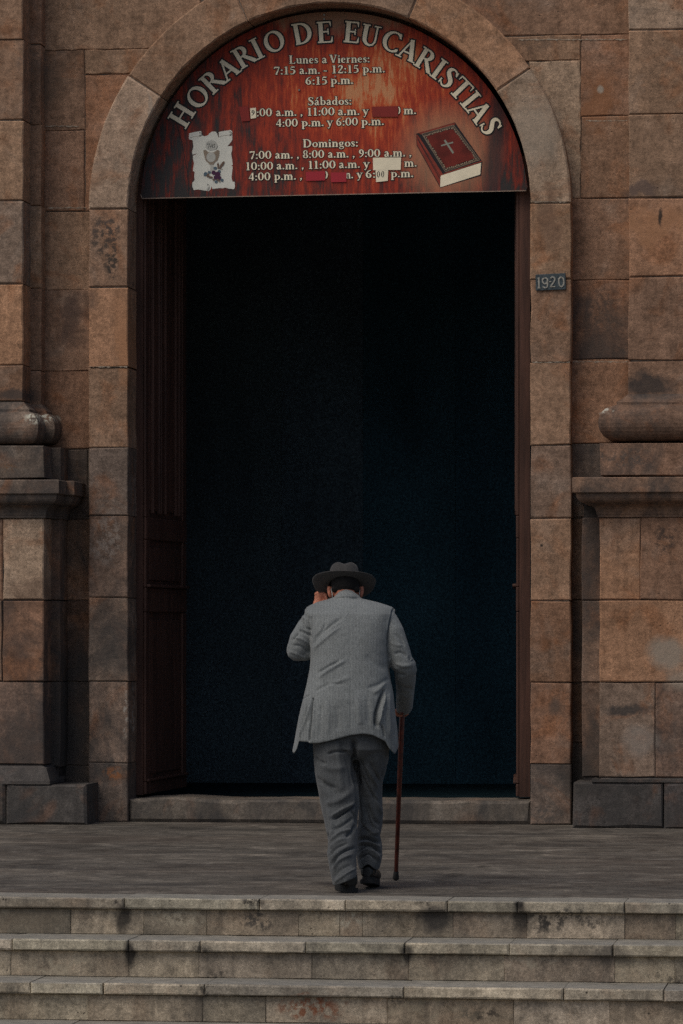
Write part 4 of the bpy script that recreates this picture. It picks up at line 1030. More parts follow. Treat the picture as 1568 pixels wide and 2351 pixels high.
put(s, 'book_picture', [M['bookred'], M['bookdark'], M['bookgold'], M['bookspine'], M['cream'], M['crossgrey']])
# fixing screws
scm = plain('screw_metal', (.30, .31, .29), .4, .5, 30, .2, metallic=.6)
for x, y in ((744.5, 34.5), (744.5, 44), (770, 176), (687, 207)):
    X, Zz = P(x, y, YSG); mb = MB(); k_ = 10; r = .008
    ring = [(X + r * math.cos(2 * PI * i / k_), Zz + r * math.sin(2 * PI * i / k_)) for i in range(k_)]
    mb.add([(a, YSG, b) for a, b in ring] + [(X + (a - X) * .7, YSG - .009, Zz + (b - Zz) * .7) for a, b in ring], [tuple(range(k_, 2 * k_))] + [(i, (i + 1) % k_, k_ + (i + 1) % k_, k_ + i) for i in range(k_)])
    addto(sign, mb.build('screw', scm))

# ------------------------------------------------------------------ house number plate
YN = YF - .012
X0, Z0 = P(1264, 647, YN)
plate = empty('number_plate', (X0, YN, Z0))
tag(plate, 'small blue grey metal plate reading 19-20 on the right door jamb', 'number plate')
mpl = plain('painted_grey_metal', (.05, .068, .078), .6, .4, 60, .45, .4)
mnum = plain('raised_bare_numbers', (.33, .32, .28), .5, .4, 60, .3, .4)
def Zp(x, y): return (2100 + x / 7.84) / 1.74235, (1050 + y / 7.84) / 1.74235
c = [P(*Zp(*p), YN) for p in ((335, 885), (1280, 845), (1268, 330), (325, 378))]
mb = MB(); mb.add([(x, YN, z) for x, z in c] + [(x, YF + .004, z) for x, z in c], [(0, 1, 2, 3), (0, 4, 5, 1), (1, 5, 6, 2), (2, 6, 7, 3), (3, 7, 4, 0)])
ins = [(sum(q[0] for q in c) / 4, sum(q[1] for q in c) / 4)][0]
o = mb.build('plate', mpl); addto(plate, o); bv = o.modifiers.new('b', 'BEVEL'); bv.width = .002
s = Sheet(YN)
def num(strokes):
    mbn = MB()
    for i, st in enumerate(strokes):
        st = catmull(st, 4) if len(st) > 2 else st
        L, Rr = ribbon([(x, -y, w) for x, y, w in st])
        n_ = len(L); v = []
        for yy in (-.004 - .0002 * i, .0):
            for a, b in zip(L, Rr):
                for q in (a, b):
                    X, Z = P(*Zp(q[0], -q[1]), YN); v.append((X, YN + yy, Z))
        f = []
        for j in range(n_ - 1):
            f += [(2 * j, 2 * j + 1, 2 * j + 3, 2 * j + 2), (2 * j, 2 * j + 2, 2 * n_ + 2 * j + 2, 2 * n_ + 2 * j), (2 * j + 3, 2 * j + 1, 2 * n_ + 2 * j + 1, 2 * n_ + 2 * j + 3)]
        mbn.add(v, f)
    addto(plate, mbn.build('numeral', mnum))
wq = 44
num([[(435, 478, wq), (438, 800, wq)], [(390, 498, 30), (440, 485, 30)], [(390, 808, 26), (488, 800, 26)]])
num([[(630, 478, wq), (700, 520, wq), (700, 600, wq), (630, 668, wq), (560, 620, wq), (552, 530, wq), (628, 478, wq)], [(697, 560, wq), (705, 680, wq), (690, 770, wq), (620, 790, wq), (555, 750, wq)]])
num([[(750, 608, 36), (825, 602, 36)]])
num([[(800, 492, wq), (870, 455, wq), (935, 510, wq), (900, 610, wq), (800, 755, wq)], [(782, 762, 36), (950, 758, 36)]])
num([[(1135, 452, wq), (1205, 520, wq), (1208, 680, wq), (1140, 760, wq), (1075, 690, wq), (1063, 520, wq), (1133, 452, wq)]])

# ------------------------------------------------------------------ the old man
TP = 20.1
Cam = Vector((0, 0, CZ)); Fv = Vector((-SN, CS, 0)); Rv = Vector((CS, SN, 0))
man = empty('person', (Cam + Fv * TP)[:], PSI); man.location.z = 0
tag(man, 'old man in grey suit and felt hat walking in with a cane, seen from behind', 'person')
def D(x, y): return (1050 + x / 1.68) / 1.74235, (2200 + y / 1.68) / 1.74235
def Q(x, y, b=0.0):
    """local point of the man seen at enlarged-photo column x, row y, b metres ahead of his middle"""
    px, py = D(x, y); t = TP + b
    return Vector(((px - HX) / F * t, b, CZ + (HY - py) / F * t))
PXM = TP / F / 1.74235 / 1.68          # metres per enlarged-photo pixel at the man
def tube(pts, radii, n=16, sq=None, caps=2):
    """closed tapered tube through pts; sq = (scale_a, scale_b) section squash"""
    pts = [Vector(p) for p in pts]; rings = []
    up = Vector((0, 1, 0))
    m = len(pts); V = []; Fc = []
    path = []; rad = []
    d0 = (pts[1] - pts[0]).normalized(); d1 = (pts[-1] - pts[-2]).normalized()
    for i in range(caps, 0, -1):
        a = i / (caps + .0) * PI / 2 * .98; path.append(pts[0] - d0 * radii[0] * math.sin(a)); rad.append(radii[0] * math.cos(a))
    path += pts; rad += list(radii)
    for i in range(1, caps + 1):
        a = i / (caps + .0) * PI / 2 * .98; path.append(pts[-1] + d1 * radii[-1] * math.sin(a)); rad.append(radii[-1] * math.cos(a))
    x = None
    for i, p in enumerate(path):
        d = (path[min(i + 1, len(path) - 1)] - path[max(i - 1, 0)]).normalized()
        if x is None:
            x = d.cross(up)
            if x.length < .1: x = d.cross(Vector((0, 0, 1)))
            x.normalize()
        x = (x - d * x.dot(d)).normalized(); y = d.cross(x)
        for j in range(n):
            a = 2 * PI * j / n
            V.append(p + x * (rad[i] * math.cos(a) * (sq[0] if sq else 1)) + y * (rad[i] * math.sin(a) * (sq[1] if sq else 1)))
    k = len(path)
    for i in range(k - 1):
        for j in range(n):
            Fc.append((i * n + j, i * n + (j + 1) % n, (i + 1) * n + (j + 1) % n, (i + 1) * n + j))
    Fc.append(tuple(range(n - 1, -1, -1))); Fc.append(tuple((k - 1) * n + j for j in range(n)))
    return V, Fc
def loft(rings):
    """rings: list of lists of points, closed and capped"""
    V = [p for r in rings for p in r]; n = len(rings[0]); k = len(rings); Fc = []
    for i in range(k - 1):
        for j in range(n): Fc.append((i * n + j, i * n + (j + 1) % n, (i + 1) * n + (j + 1) % n, (i + 1) * n + j))
    Fc.append(tuple(range(n - 1, -1, -1))); Fc.append(tuple((k - 1) * n + j for j in range(n)))
    return V, Fc
def ring(xl, xr, y, depth, b=0.0, p=2.3, n=40, bow=0, front=1.0):
    """horizontal body section between enlarged-photo columns xl and xr at row y; depth = half thickness"""
    c = Q((xl + xr) / 2, y, b); r = (xr - xl) / 2 * PXM; out = []
    for j in range(n):
        a = 2 * PI * j / n; ca, sa = math.cos(a), math.sin(a)
        e = 2 / p
        out.append(Vector((c.x + r * math.copysign(abs(ca) ** e, ca), c.y + depth * (front if sa > 0 else 1) * math.copysign(abs(sa) ** e, sa), c.z)))
    return out
def ball(c, rx, ry, rz, rot=(0, 0, 0), n=16):
    Mx = Matrix.Rotation(rot[2], 3, 'Z') @ Matrix.Rotation(rot[1], 3, 'Y') @ Matrix.Rotation(rot[0], 3, 'X')
    V = []; Fc = []; k = n // 2
    for i in range(1, k):
        for j in range(n):
            a, t = 2 * PI * j / n, PI * i / k
            V.append(Vector(c) + Mx @ Vector((rx * math.sin(t) * math.cos(a), ry * math.sin(t) * math.sin(a), rz * math.cos(t))))
    for i in range(k - 2):
        for j in range(n): Fc.append((i * n + j, (i + 1) * n + j, (i + 1) * n + (j + 1) % n, i * n + (j + 1) % n))
    Fc.append(tuple(range(n))); Fc.append(tuple((k - 2) * n + j for j in range(n - 1, -1, -1)))
    return V, Fc
def fused(name, shapes, voxel, smooth, mat, par, shaper=None, color=None):
    """fuse closed shapes into one continuous surface"""
    mb = MB()
    for v, f in shapes: mb.add(v, f)
    t = mkobj('tmp', mb.v, mb.f, mat)
    bmx = bmesh.new(); bmx.from_mesh(t.data); bmesh.ops.recalc_face_normals(bmx, faces=bmx.faces); bmx.to_mesh(t.data); bmx.free()
    r = t.modifiers.new('r', 'REMESH'); r.mode = 'VOXEL'; r.voxel_size = voxel
    s_ = t.modifiers.new('s', 'SMOOTH'); s_.factor = .5; s_.iterations = smooth
    dg = bpy.context.evaluated_depsgraph_get(); me = bpy.data.meshes.new_from_object(t.evaluated_get(dg))
    bpy.data.objects.remove(t)
    me.name = name
    if shaper: shaper(me)
    for p in me.polygons: p.use_smooth = True
    me.materials.clear()
    for m in (mat if isinstance(mat, list) else [mat]): me.materials.append(m)
    o = bpy.data.objects.new(name, me); COL.objects.link(o); o.parent = par
    if color: o.color = (*color, 1)
    return o
def creaser(creases, hem=None, back_only=True, noise_amp=.0012, extra=None):
    """folds: (points, width, height) in enlarged-photo px; height in metres, + ridge, - furrow"""
    def go(me):
        n = len(me.vertices); co = np.empty(n * 3); me.vertices.foreach_get('co', co); co = co.reshape(-1, 3)
        no = np.empty(n * 3); me.vertices.foreach_get('normal', no); no = no.reshape(-1, 3)
        t = TP + co[:, 1]
        X = ((HX + co[:, 0] / t * F) * 1.74235 - 1050) * 1.68
        Y = ((HY - (co[:, 2] - CZ) / t * F) * 1.74235 - 2200) * 1.68
        back = np.clip(-no[:, 1] * 1.6 + .25, 0, 1) if back_only else 1
        disp = np.zeros(n)
        for cr in creases:
            pts, w, amp = cr[:3]
            P_ = np.array(catmull([(a, b, 0) for a, b in pts], 4))[:, :2]
            best = np.full(n, 1e9); tt = np.zeros(n); L = len(P_) - 1
            for i in range(L):
                a, b = P_[i], P_[i + 1]; d = b - a; l2 = d @ d + 1e-9
                s_ = np.clip(((X - a[0]) * d[0] + (Y - a[1]) * d[1]) / l2, 0, 1)
                dd = np.hypot(X - a[0] - s_ * d[0], Y - a[1] - s_ * d[1]); m_ = dd < best
                best = np.where(m_, dd, best); tt = np.where(m_, (i + s_) / L, tt)
            fade = np.clip(np.minimum(tt, 1 - tt) * 4 + (.15 if len(cr) < 4 else cr[3]), 0, 1)
            disp += amp * np.exp(-(best / w) ** 2) * fade
        disp = disp * back
        if noise_amp:
            nz = np.array([mnoise.noise(Vector((c[0] * 9, c[1] * 9, c[2] * 7))) + .5 * mnoise.noise(Vector((c[0] * 22, c[1] * 22, c[2] * 17 + 4))) for c in co])
            disp += nz * noise_amp
        co = co + no * disp[:, None]
        if hem is not None:
            y0, yb, prof = hem
            hx = np.array([p[0] for p in prof], float); hy = np.array([p[1] for p in prof], float)
            H = np.interp(X, hx, hy)
            f = np.clip((Y - y0) / (yb - y0), 0, 1.2) ** 1.5
            dy = f * (H - yb)
            co[:, 2] -= dy * PXM
        if extra: co = extra(co, no, X, Y)
        me.vertices.foreach_set('co', co.ravel()); me.update()
    return go

def cloth(name, col, stripe=.0, weave=1.0):
    m, nt, b = newmat(name); k = N(nt)
    lp = k.pos(local=True)
    v = k.noise(lp, 6, 4, .6)
    c = k.mix(1.0, col, k.ramp(v, [(.3, .86), (.6, 1.08)]), 'MULTIPLY')
    sv = k.noise(k.pos((1, 1, .06), local=True), 170, 3, .6)
    c = k.mix(.45 * weave, c, k.ramp(sv, [(.3, .66), (.5, 1.0), (.72, 1.42)]), 'MULTIPLY')
    gg = k.noise(lp, 260, 3, .75)
    c = k.mix(.9 * weave, c, k.ramp(gg, [(.3, .42), (.5, 1.0), (.7, 1.65)]), 'MULTIPLY')
    if stripe:
        wv = k.n('TexWave'); wv.wave_type = 'BANDS'; wv.bands_direction = 'X'; k.l(lp, wv.inputs['Vector']); wv.inputs['Scale'].default_value = 22; wv.inputs['Distortion'].default_value = .15
        c = k.mix(k.rng(wv.outputs['Fac'], .9, 1.0, 0, stripe), c, tuple(x * 1.9 for x in col))
    k.l(c, b.inputs['Base Color']); b.inputs['Roughness'].default_value = .95; b.inputs['Specular IOR Level'].default_value = .12
    b.inputs['Sheen Weight'].default_value = .15
    k.l(k.bump(gg, .5, .0012), b.inputs['Normal'])
    return m
M['jacket'] = cloth('grey_herringbone_wool', (.176, .190, .192), .22)
M['trouser'] = cloth('dark_grey_wool', (.080, .086, .090), 0)
M['skin'] = plain('weathered_skin', (.52, .20, .125), .6, .3, 30, .25, .3)
M['hair'] = plain('short_dark_grey_hair', (.012, .011, .011), .8, .2, 90, .5, .6, grain=200)
M['felt'] = cloth('charcoal_felt', (.050, .048, .047), 0, .8)
M['shoe'] = plain('black_polished_leather', (.008, .009, .010), .33, .4, 20, .2, .05)
M['mask'] = plain('pale_mask_cloth', (.55, .55, .52), .9, .1, 30, .1, .1)
M['cane'] = None

# body: one continuous skin surface under the clothes
hb = .24                                            # how far the head leans ahead
hc = Q(558, 232, hb)
sh_ = []
sh_.append(ball(hc, .070, .092, .112, (R_(-30), 0, 0), 24))
sh_.append(ball(hc + Vector((0, .055, -.075)), .045, .045, .045))                       # jaw
sh_.append(ball(hc + Vector((0, .125, -.045)), .014, .022, .022, n=10))                  # nose
sh_.append(tube([hc + Vector((-.018, .10, -.088)), hc + Vector((.018, .10, -.088))], [.010, .010], 8))   # mouth
for s_ in (-1, 1):
    sh_.append(ball(hc + Vector((s_ * .028, .108, -.006)), .014, .010, .010, n=8))       # brow and lid
    ex = Q(450 if s_ < 0 else 666, 282, hb - .02)
    sh_.append(ball(ex, .011, .020, .034, (R_(-12), R_(s_ * 10), 0), 12))
    sh_.append(tube([ex + Vector((0, -.008, .018)), ex + Vector((-s_ * .012, .018, .0))], [.010, .012], 8))
sh_.append(tube([Q(560, 430, .12), Q(560, 350, .18), Q(560, 285, .21)], [.050, .052, .062], 16))
sh_.append(loft([ring(490, 640, 420, .05, .13), ring(410, 770, 490, .08, .09), ring(400, 780, 700, .11, .05), ring(400, 780, 950, .12, 0.02), ring(390, 800, 1150, .125, .0), ring(400, 790, 1260, .09, 0.01), ring(450, 740, 1300, .06, 0.02)]))
LS, LE, LWr = Q(355, 490, .10), Q(240, 668, .115), Q(350, 425, .33)
RS, RE, RWr = Q(830, 490, .09), Q(945, 770, .05), Q(950, 1035, .29)
sh_.append(tube([Q(450, 490, .10), LS, LE], [.045, .040, .034], 12)); sh_.append(tube([LE, LWr], [.036, .024], 12))
sh_.append(tube([Q(740, 490, .10), RS, RE], [.045, .040, .034], 12)); sh_.append(tube([RE, RWr], [.036, .024], 12))
# left hand raised to the ear
lp_ = Q(383, 330, .35)
sh_.append(tube([LWr, lp_ + Vector((0, 0, -.005))], [.024, .026], 12, (1.0, .7)))
sh_.append(ball(lp_, .024, .016, .034, (0, R_(-25), 0)))
for i, (dx, dz, dy) in enumerate(((.010, .030, .0), (.026, .024, -.008), (.036, .012, -.012), (.040, -.004, -.012))):
    a = lp_ + Vector((-.018 + i * .009, -.004, .026 - i * .008)); b_ = a + Vector((.022, .004 + dy, .012 - .003 * i)); c_ = Q(428 + i * 3, 300 + i * 17, .31) + Vector((0, dy, 0))
    sh_.append(tube([a, b_, c_], [.0085, .008, .0068], 8))
sh_.append(tube([lp_ + Vector((.012, -.010, -.02)), lp_ + Vector((.035, -.02, -.01)), Q(432, 345, .29)], [.010, .009, .008], 8))
# right hand closed on the cane handle
rp = Q(938, 1072, .335)
sh_.append(tube([RWr, rp], [.025, .028], 12, (.8, 1.0)))
for i in range(4):
    a = rp + Vector((-.012, -.022 + i * .017, .006)); 
    sh_.append(tube([a, a + Vector((-.020, .002, -.012)), a + Vector((-.012, .002, -.034)), a + Vector((.008, .0, -.036))], [.0095, .009, .0085, .0075], 8))
sh_.append(tube([rp + Vector((.016, -.01, 0)), rp + Vector((.024, .012, -.022)), rp + Vector((.010, .028, -.032))], [.0105, .010, .0085], 8))
# legs
LH, LK, LA = Q(475, 1290, .0), Q(520, 1780, -.08), Q(550, 2120, -.20)
RH, RK, RA = Q(725, 1290, .01), Q(722, 1740, .10), Q(716, 2030, .06)
sh_.append(tube([LH, LK, LA], [.040, .042, .034], 14)); sh_.append(tube([RH, RK, RA], [.040, .040, .034], 14))

hat_c = Q(548, 236, hb + .01)
hatE = Matrix.Translation(hat_c) @ Matrix.Rotation(R_(-24), 4, 'X') @ Matrix.Rotation(R_(1.0), 4, 'Y')
hatI = hatE.inverted()
def under_hat(me):
    for v in me.vertices:
        p = hatI @ v.co
        if p.z > -.004 and abs(p.x) < .12 and abs(p.y) < .16:
            z = p.z + .004; k_ = 1 - .22 * min(1, z / .04)
            v.co = hatE @ Vector((p.x * k_, p.y * k_, -.004 + z * .55))
    me.update()
body = fused('body', sh_, .0042, 2, M['skin'], man, under_hat)

# jacket
jl = []
TR = [(338, 470, 640, 345, .105), ]
rows = [ # y, xl, xr, depth, b
 (300, 522, 600, .045, .165), (320, 472, 648, .062, .155), (336, 420, 710, .080, .145), (352, 362, 780, .092, .135), (370, 318, 836, .102, .125), (386, 292, 878, .110, .115), (402, 282, 893, .116, .108), (430, 282, 892, .126, .095),
 (500, 300, 872, .140, .08), (600, 318, 858, .150, .06), (700, 322, 852, .156, .045), (800, 316, 856, .160, .03), (900, 297, 868, .163, .015), (1000, 272, 884, .168, .0),
 (1100, 250, 896, .172, -.005), (1200, 226, 908, .176, -.005), (1298, 203, 916, .178, -.005), (1303, 205, 914, .177, -.005)]
jl.append(loft([ring(xl, xr, y, dp, b, 2.35 if y > 420 else 2.1, front=1.0) for y, xl, xr, dp, b in rows]))
# collar
jl.append(tube([Q(498, 338, .13), Q(528, 298, .135), Q(560, 286, .13), Q(592, 292, .135), Q(636, 330, .13)], [.020, .016, .015, .016, .020], 12, (1, .9)))
jl.append(ball(Q(562, 335, .12), .060, .050, .040))
# left sleeve: shoulder, elbow, forearm lifted ahead
jl.append(tube([Q(362, 484, .10), Q(345, 492, .095), Q(308, 540, .10), Q(262, 610, .10), Q(238, 672, .105)], [.062, .064, .064, .062, .056], 20))
jl.append(tube([Q(238, 672, .105), Q(240, 660, .17), Q(285, 560, .25), Q(345, 445, .32)], [.056, .056, .050, .042], 20))
jl.append(tube([Q(215, 690, .10), Q(290, 700, .10)], [.036, .034], 14))
# right sleeve down to the cuff over the hand
jl.append(tube([Q(815, 484, .10), Q(832, 490, .085), Q(872, 560, .06), Q(905, 660, .045), Q(940, 770, .04), Q(968, 800, .06)], [.066, .064, .060, .058, .056, .052], 20))
jl.append(tube([Q(955, 770, .045), Q(962, 850, .10), Q(960, 940, .19), Q(953, 1058, .31)], [.055, .052, .046, .042], 20))
JC = [
 # folds across the left side under the armpit
 ([(330, 640), (400, 560), (470, 500), (540, 455)], 13, -.006), ([(345, 665), (430, 590), (520, 520)], 12, .005), ([(320, 560), (330, 500), (325, 440)], 9, -.005), ([(345, 600), (400, 540), (430, 490)], 9, -.004),
 ([(380, 860), (430, 820), (500, 775), (560, 740)], 14, .006), ([(365, 830), (440, 785), (520, 745)], 11, -.006), ([(420, 930), (520, 880), (600, 850)], 16, .003), ([(350, 950), (450, 905), (560, 900)], 14, -.0035),
 # upper back
 ([(440, 372), (560, 392), (700, 372)], 20, -.003), ([(585, 410), (588, 700), (590, 1000), (592, 1238)], 4, -.0022, 1.0),
 ([(520, 292), (560, 286), (610, 290)], 4, -.002), ([(470, 330), (560, 318), (660, 330)], 6, -.003),
 # armhole seams
 ([(287, 385), (303, 440), (312, 520), (318, 590)], 5, -.0075, .6), ([(885, 388), (862, 450), (845, 540), (842, 640), (850, 780), (872, 900)], 7, -.012, .8),
 ([(870, 420), (850, 470), (838, 560)], 12, .004), ([(300, 400), (322, 460)], 9, .004),
 # left sleeve crumples
 ([(262, 470), (285, 520), (320, 540)], 9, -.007), ([(240, 540), (290, 560), (330, 585)], 10, -.007), ([(215, 590), (265, 600), (320, 640)], 10, .005), ([(200, 640), (260, 650), (310, 690)], 11, -.005), ([(200, 610), (240, 560)], 9, -.006), ([(180, 680), (230, 700), (300, 735)], 12, .004), ([(265, 440), (285, 470)], 8, .005),
 # right sleeve crumples
 ([(985, 715), (1000, 745), (1015, 738)], 8, -.007), ([(880, 560), (930, 600), (955, 650)], 14, -.004), ([(880, 700), (930, 690), (970, 720)], 12, -.005), ([(890, 760), (950, 780), (1010, 770)], 14, .005), ([(870, 800), (905, 830), (960, 840)], 12, -.007), ([(900, 900), (960, 930), (1012, 935)], 14, -.005), ([(925, 960), (970, 990), (1010, 960)], 10, .004), ([(860, 620), (900, 640), (945, 640)], 12, .003),
 # vents
 ([(338, 1000), (328, 1100), (320, 1200), (314, 1290)], 6, -.015, 1.0), ([(325, 1010), (305, 1110), (270, 1210), (248, 1280)], 10, .008), ([(352, 1010), (345, 1150), (340, 1280)], 10, .004), ([(300, 1050), (270, 1150), (250, 1220)], 10, -.006), ([(240, 1100), (215, 1250), (200, 1330)], 12, .004),
 ([(815, 950), (785, 1040), (765, 1130), (765, 1215)], 13, -.026, .5), ([(822, 955), (805, 1040), (790, 1110), (782, 1190)], 7, .016, .4), ([(850, 960), (845, 1050), (850, 1150), (850, 1240)], 16, .007), ([(880, 1000), (890, 1120), (895, 1240)], 12, -.005), ([(800, 1190), (815, 1240), (820, 1280)], 8, -.009),
 # long soft folds toward hem
 ([(430, 1000), (440, 1120), (438, 1260)], 22, .004), ([(500, 1050), (505, 1150), (505, 1250)], 22, -.0035), ([(640, 1000), (650, 1130), (660, 1225)], 26, .004), ([(700, 980), (710, 1100), (712, 1225)], 20, -.0035), ([(395, 1040), (392, 1150), (385, 1280)], 14, -.004),
 ([(830, 880), (780, 940), (740, 960)], 16, .005), ([(850, 860), (790, 900), (700, 930)], 16, -.004), ([(272, 1000), (290, 985), (308, 978)], 4, -.006, 1.0),
 ([(700, 700), (760, 760), (840, 800)], 30, -.004), ([(640, 560), (720, 640), (820, 700)], 30, .003),
]
hemprof = [(150, 1350), (190, 1345), (215, 1362), (232, 1330), (245, 1280), (305, 1282), (316, 1290), (380, 1290), (450, 1276), (520, 1256), (600, 1237), (680, 1230), (740, 1238), (790, 1262), (825, 1280), (850, 1325), (890, 1365), (905, 1340), (925, 1290)]
JC = [(c_[0], c_[1] * .8, c_[2] * 1.4) + tuple(c_[3:]) for c_ in JC]
jacket = fused('jacket', jl, .0046, 4, M['jacket'], man, creaser(JC, (960, 1300, hemprof), noise_amp=.0024))
# paler lining showing in the open right vent
s_pts = [(818, 962), (806, 1010), (797, 1060), (790, 1110), (785, 1160), (784, 1188), (791, 1192), (798, 1150), (806, 1090), (815, 1030)]
# trousers
tl = []
def leg_rings(rows): return loft([ring(xl, xr, y, dp, b, 2.1, 28) for y, xl, xr, dp, b in rows])
tl.append(leg_rings([(1180, 340, 848, .135, -.01), (1260, 335, 852, .140, -.01), (1340, 337, 856, .140, -.01), (1390, 420, 780, .110, .0), (1420, 500, 700, .07, .0)]))
tl.append(leg_rings([(1210, 340, 610, .125, -.02), (1300, 336, 610, .130, -.03), (1400, 342, 618, .125, -.035), (1500, 354, 634, .120, -.045), (1600, 370, 650, .112, -.06), (1700, 388, 652, .104, -.075), (1800, 412, 642, .100, -.10), (1880, 428, 638, .100, -.13),
                     (1960, 436, 634, .100, -.16), (2040, 434, 632, .103, -.19), (2110, 446, 632, .100, -.215), (2190, 466, 633, .098, -.24), (2225, 476, 632, .096, -.245)]))
tl.append(leg_rings([(1210, 590, 850, .125, .0), (1300, 600, 854, .128, .01), (1400, 612, 850, .125, .03), (1480, 622, 832, .118, .05), (1560, 630, 806, .108, .07), (1660, 638, 804, .100, .09), (1760, 640, 808, .096, .10), (1850, 636, 804, .094, .10),
                     (1920, 632, 790, .092, .09), (1975, 628, 806, .099, .08), (2050, 630, 808, .099, .06), (2120, 640, 792, .094, .05), (2150, 648, 782, .090, .045)]))
TC = [
 ([(345, 1390), (380, 1420), (430, 1440)], 12, -.006), ([(430, 1375), (500, 1355), (580, 1360)], 10, -.006), ([(400, 1440), (470, 1470), (560, 1460)], 26, .004),
 ([(612, 1290), (622, 1400), (628, 1500), (640, 1560)], 20, -.020, .8), ([(650, 1400), (700, 1500), (735, 1580)], 10, -.006), ([(690, 1440), (740, 1530), (775, 1600)], 9, .005), ([(720, 1420), (760, 1500), (795, 1560)], 9, -.006), ([(842, 1440), (815, 1480), (800, 1540)], 9, -.008),
 ([(470, 1815), (530, 1780), (600, 1735), (645, 1690)], 9, -.012), ([(460, 1795), (530, 1750), (620, 1700)], 12, .007), ([(590, 1750), (620, 1790), (628, 1830)], 9, -.005), ([(628, 1840), (600, 1890), (560, 1930)], 12, -.008),
 ([(460, 2120), (490, 2070), (540, 2030), (625, 2000)], 11, -.014), ([(470, 2100), (520, 2045), (610, 2010)], 8, .006), ([(475, 2140), (520, 2085), (600, 2045)], 12, .006), ([(440, 1900), (430, 1960), (445, 2030)], 10, -.010), ([(450, 2010), (500, 1960), (560, 1940)], 14, .005), ([(470, 2190), (520, 2150), (600, 2120)], 16, -.004),
 ([(400, 1560), (480, 1620), (560, 1640)], 30, -.005), ([(420, 1700), (500, 1690), (600, 1620)], 26, .006), ([(640, 1560), (640, 1700), (640, 1850)], 14, -.012, .6),
 ([(640, 1950), (690, 1935), (750, 1950), (800, 1970)], 12, -.015), ([(650, 1975), (710, 1965), (790, 1995)], 8, .006), ([(650, 1990), (720, 1985), (770, 2010), (800, 2040)], 9, -.011), ([(650, 2060), (700, 2010), (760, 2040), (790, 2090)], 12, .006), ([(660, 2080), (710, 2045), (770, 2090)], 9, -.007),
 ([(700, 1700), (740, 1800), (790, 1850)], 14, -.006), ([(760, 1640), (775, 1720), (800, 1780)], 12, .006), ([(690, 1850), (740, 1900), (780, 1890)], 14, .006), ([(660, 1640), (680, 1760), (670, 1880)], 16, .006),
 ([(500, 1300), (520, 1500), (530, 1700)], 30, .004),
]
themprof = [(430, 2262), (480, 2250), (560, 2222), (630, 2195), (640, 2165)]
def thext(co, no, X, Y):
    # the hem of the far trouser leg rises over the heel
    m_ = (X > 640) & (Y > 2040)
    lift = np.where(m_, np.clip((Y - 2040) / 110, 0, 1) * 40 * np.exp(-((X - 708) / 38.0) ** 2), 0)
    co[:, 2] += lift * PXM
    l = (X <= 640) & (Y > 2100)
    H = np.interp(X, [430, 480, 560, 632], [2262, 2250, 2222, 2192])
    co[:, 2] -= np.where(l, np.clip((Y - 2100) / 125, 0, 1.3) * (H - 2225) * PXM, 0)
    return co
TC += [([(360, 1520), (420, 1580), (500, 1600)], 16, -.005), ([(470, 1880), (540, 1850), (610, 1800)], 12, -.006), ([(455, 1960), (520, 1900), (600, 1880)], 12, .006), ([(445, 2060), (500, 2000), (570, 1975)], 9, -.006), ([(480, 2215), (550, 2185), (625, 2150)], 10, .004),
       ([(660, 1500), (720, 1620), (780, 1700)], 10, -.006), ([(680, 1700), (720, 1820), (760, 1880)], 10, -.006), ([(650, 2030), (690, 2000), (740, 2020)], 8, -.006), ([(430, 1720), (470, 1850), (450, 1950)], 14, .005), ([(560, 1400), (590, 1500), (600, 1600)], 12, -.005), ([(640, 1800), (670, 1850), (720, 1900)], 10, -.006)]
TC = [(c_[0], c_[1] * .85, c_[2] * 1.9) + tuple(c_[3:]) for c_ in TC]
trousers = fused('trousers', tl, .0046, 3, M['trouser'], man, creaser(TC, None, noise_amp=.0034, extra=thext))

M['band0'] = cloth('black_sock_knit', (.02, .02, .022), 0, .5)
# shoes
def shoe(heel, yaw, pitch, zoff, name='shoe'):
    """heel = centre of the heel sole; foot points along local +y"""
    secs = [(-.005, .020, .050, .0), (.0, .031, .062, 0), (.03, .036, .080, 0), (.07, .036, .088, 0), (.11, .036, .080, 0), (.16, .042, .060, 0), (.21, .044, .048, 0), (.25, .036, .040, 0), (.275, .022, .030, 0), (.283, .010, .020, 0)]
    rings = []
    for y, w, h, _ in secs:
        rr_ = []
        for j in range(16):
            a = 2 * PI * j / 16; ca, sa = math.cos(a), math.sin(a)
            rr_.append(Vector((w * math.copysign(abs(ca) ** .7, ca), y, .014 + h / 2 + h / 2 * math.copysign(abs(sa) ** .8, sa))))
        rings.append(rr_)
    v, f = loft(rings)
    e = Matrix.Translation(heel) @ Matrix.Rotation(yaw, 4, 'Z') @ Matrix.Rotation(pitch, 4, 'X')
    up = fused(name, [(v, f)], .004, 3, M['shoe'], man)
    up.matrix_basis = e
    sl_ = MB()
    n = 22; path = []
    for i in range(n):
        a = 2 * PI * i / n
        y = .139 - .148 * math.cos(a); w = .040 * abs(math.sin(a)) ** .6 * (1 if y > .12 else .86)
        path.append((math.copysign(w, math.sin(a)), y))
    v = [(x, y, -.012) for x, y in path] + [(x, y, .019) for x, y in path]
    sl_.add(v, [tuple(range(n - 1, -1, -1)), tuple(range(n, 2 * n))] + [(i, (i + 1) % n, n + (i + 1) % n, n + i) for i in range(n)])
    hp = [(x * 1.0, y, z) for z in (-.014, .006) for x, y in [(-.034, .068), (-.036, .02), (-.026, -.004), (0, -.012), (.026, -.004), (.036, .02), (.034, .068)]]
    k_ = 7; sl_.add(hp, [tuple(range(k_ - 1, -1, -1)), tuple(range(k_, 2 * k_))] + [(i, (i + 1) % k_, k_ + (i + 1) % k_, k_ + i) for i in range(k_)])
    o = sl_.build('sole', M['sole'], up); return up
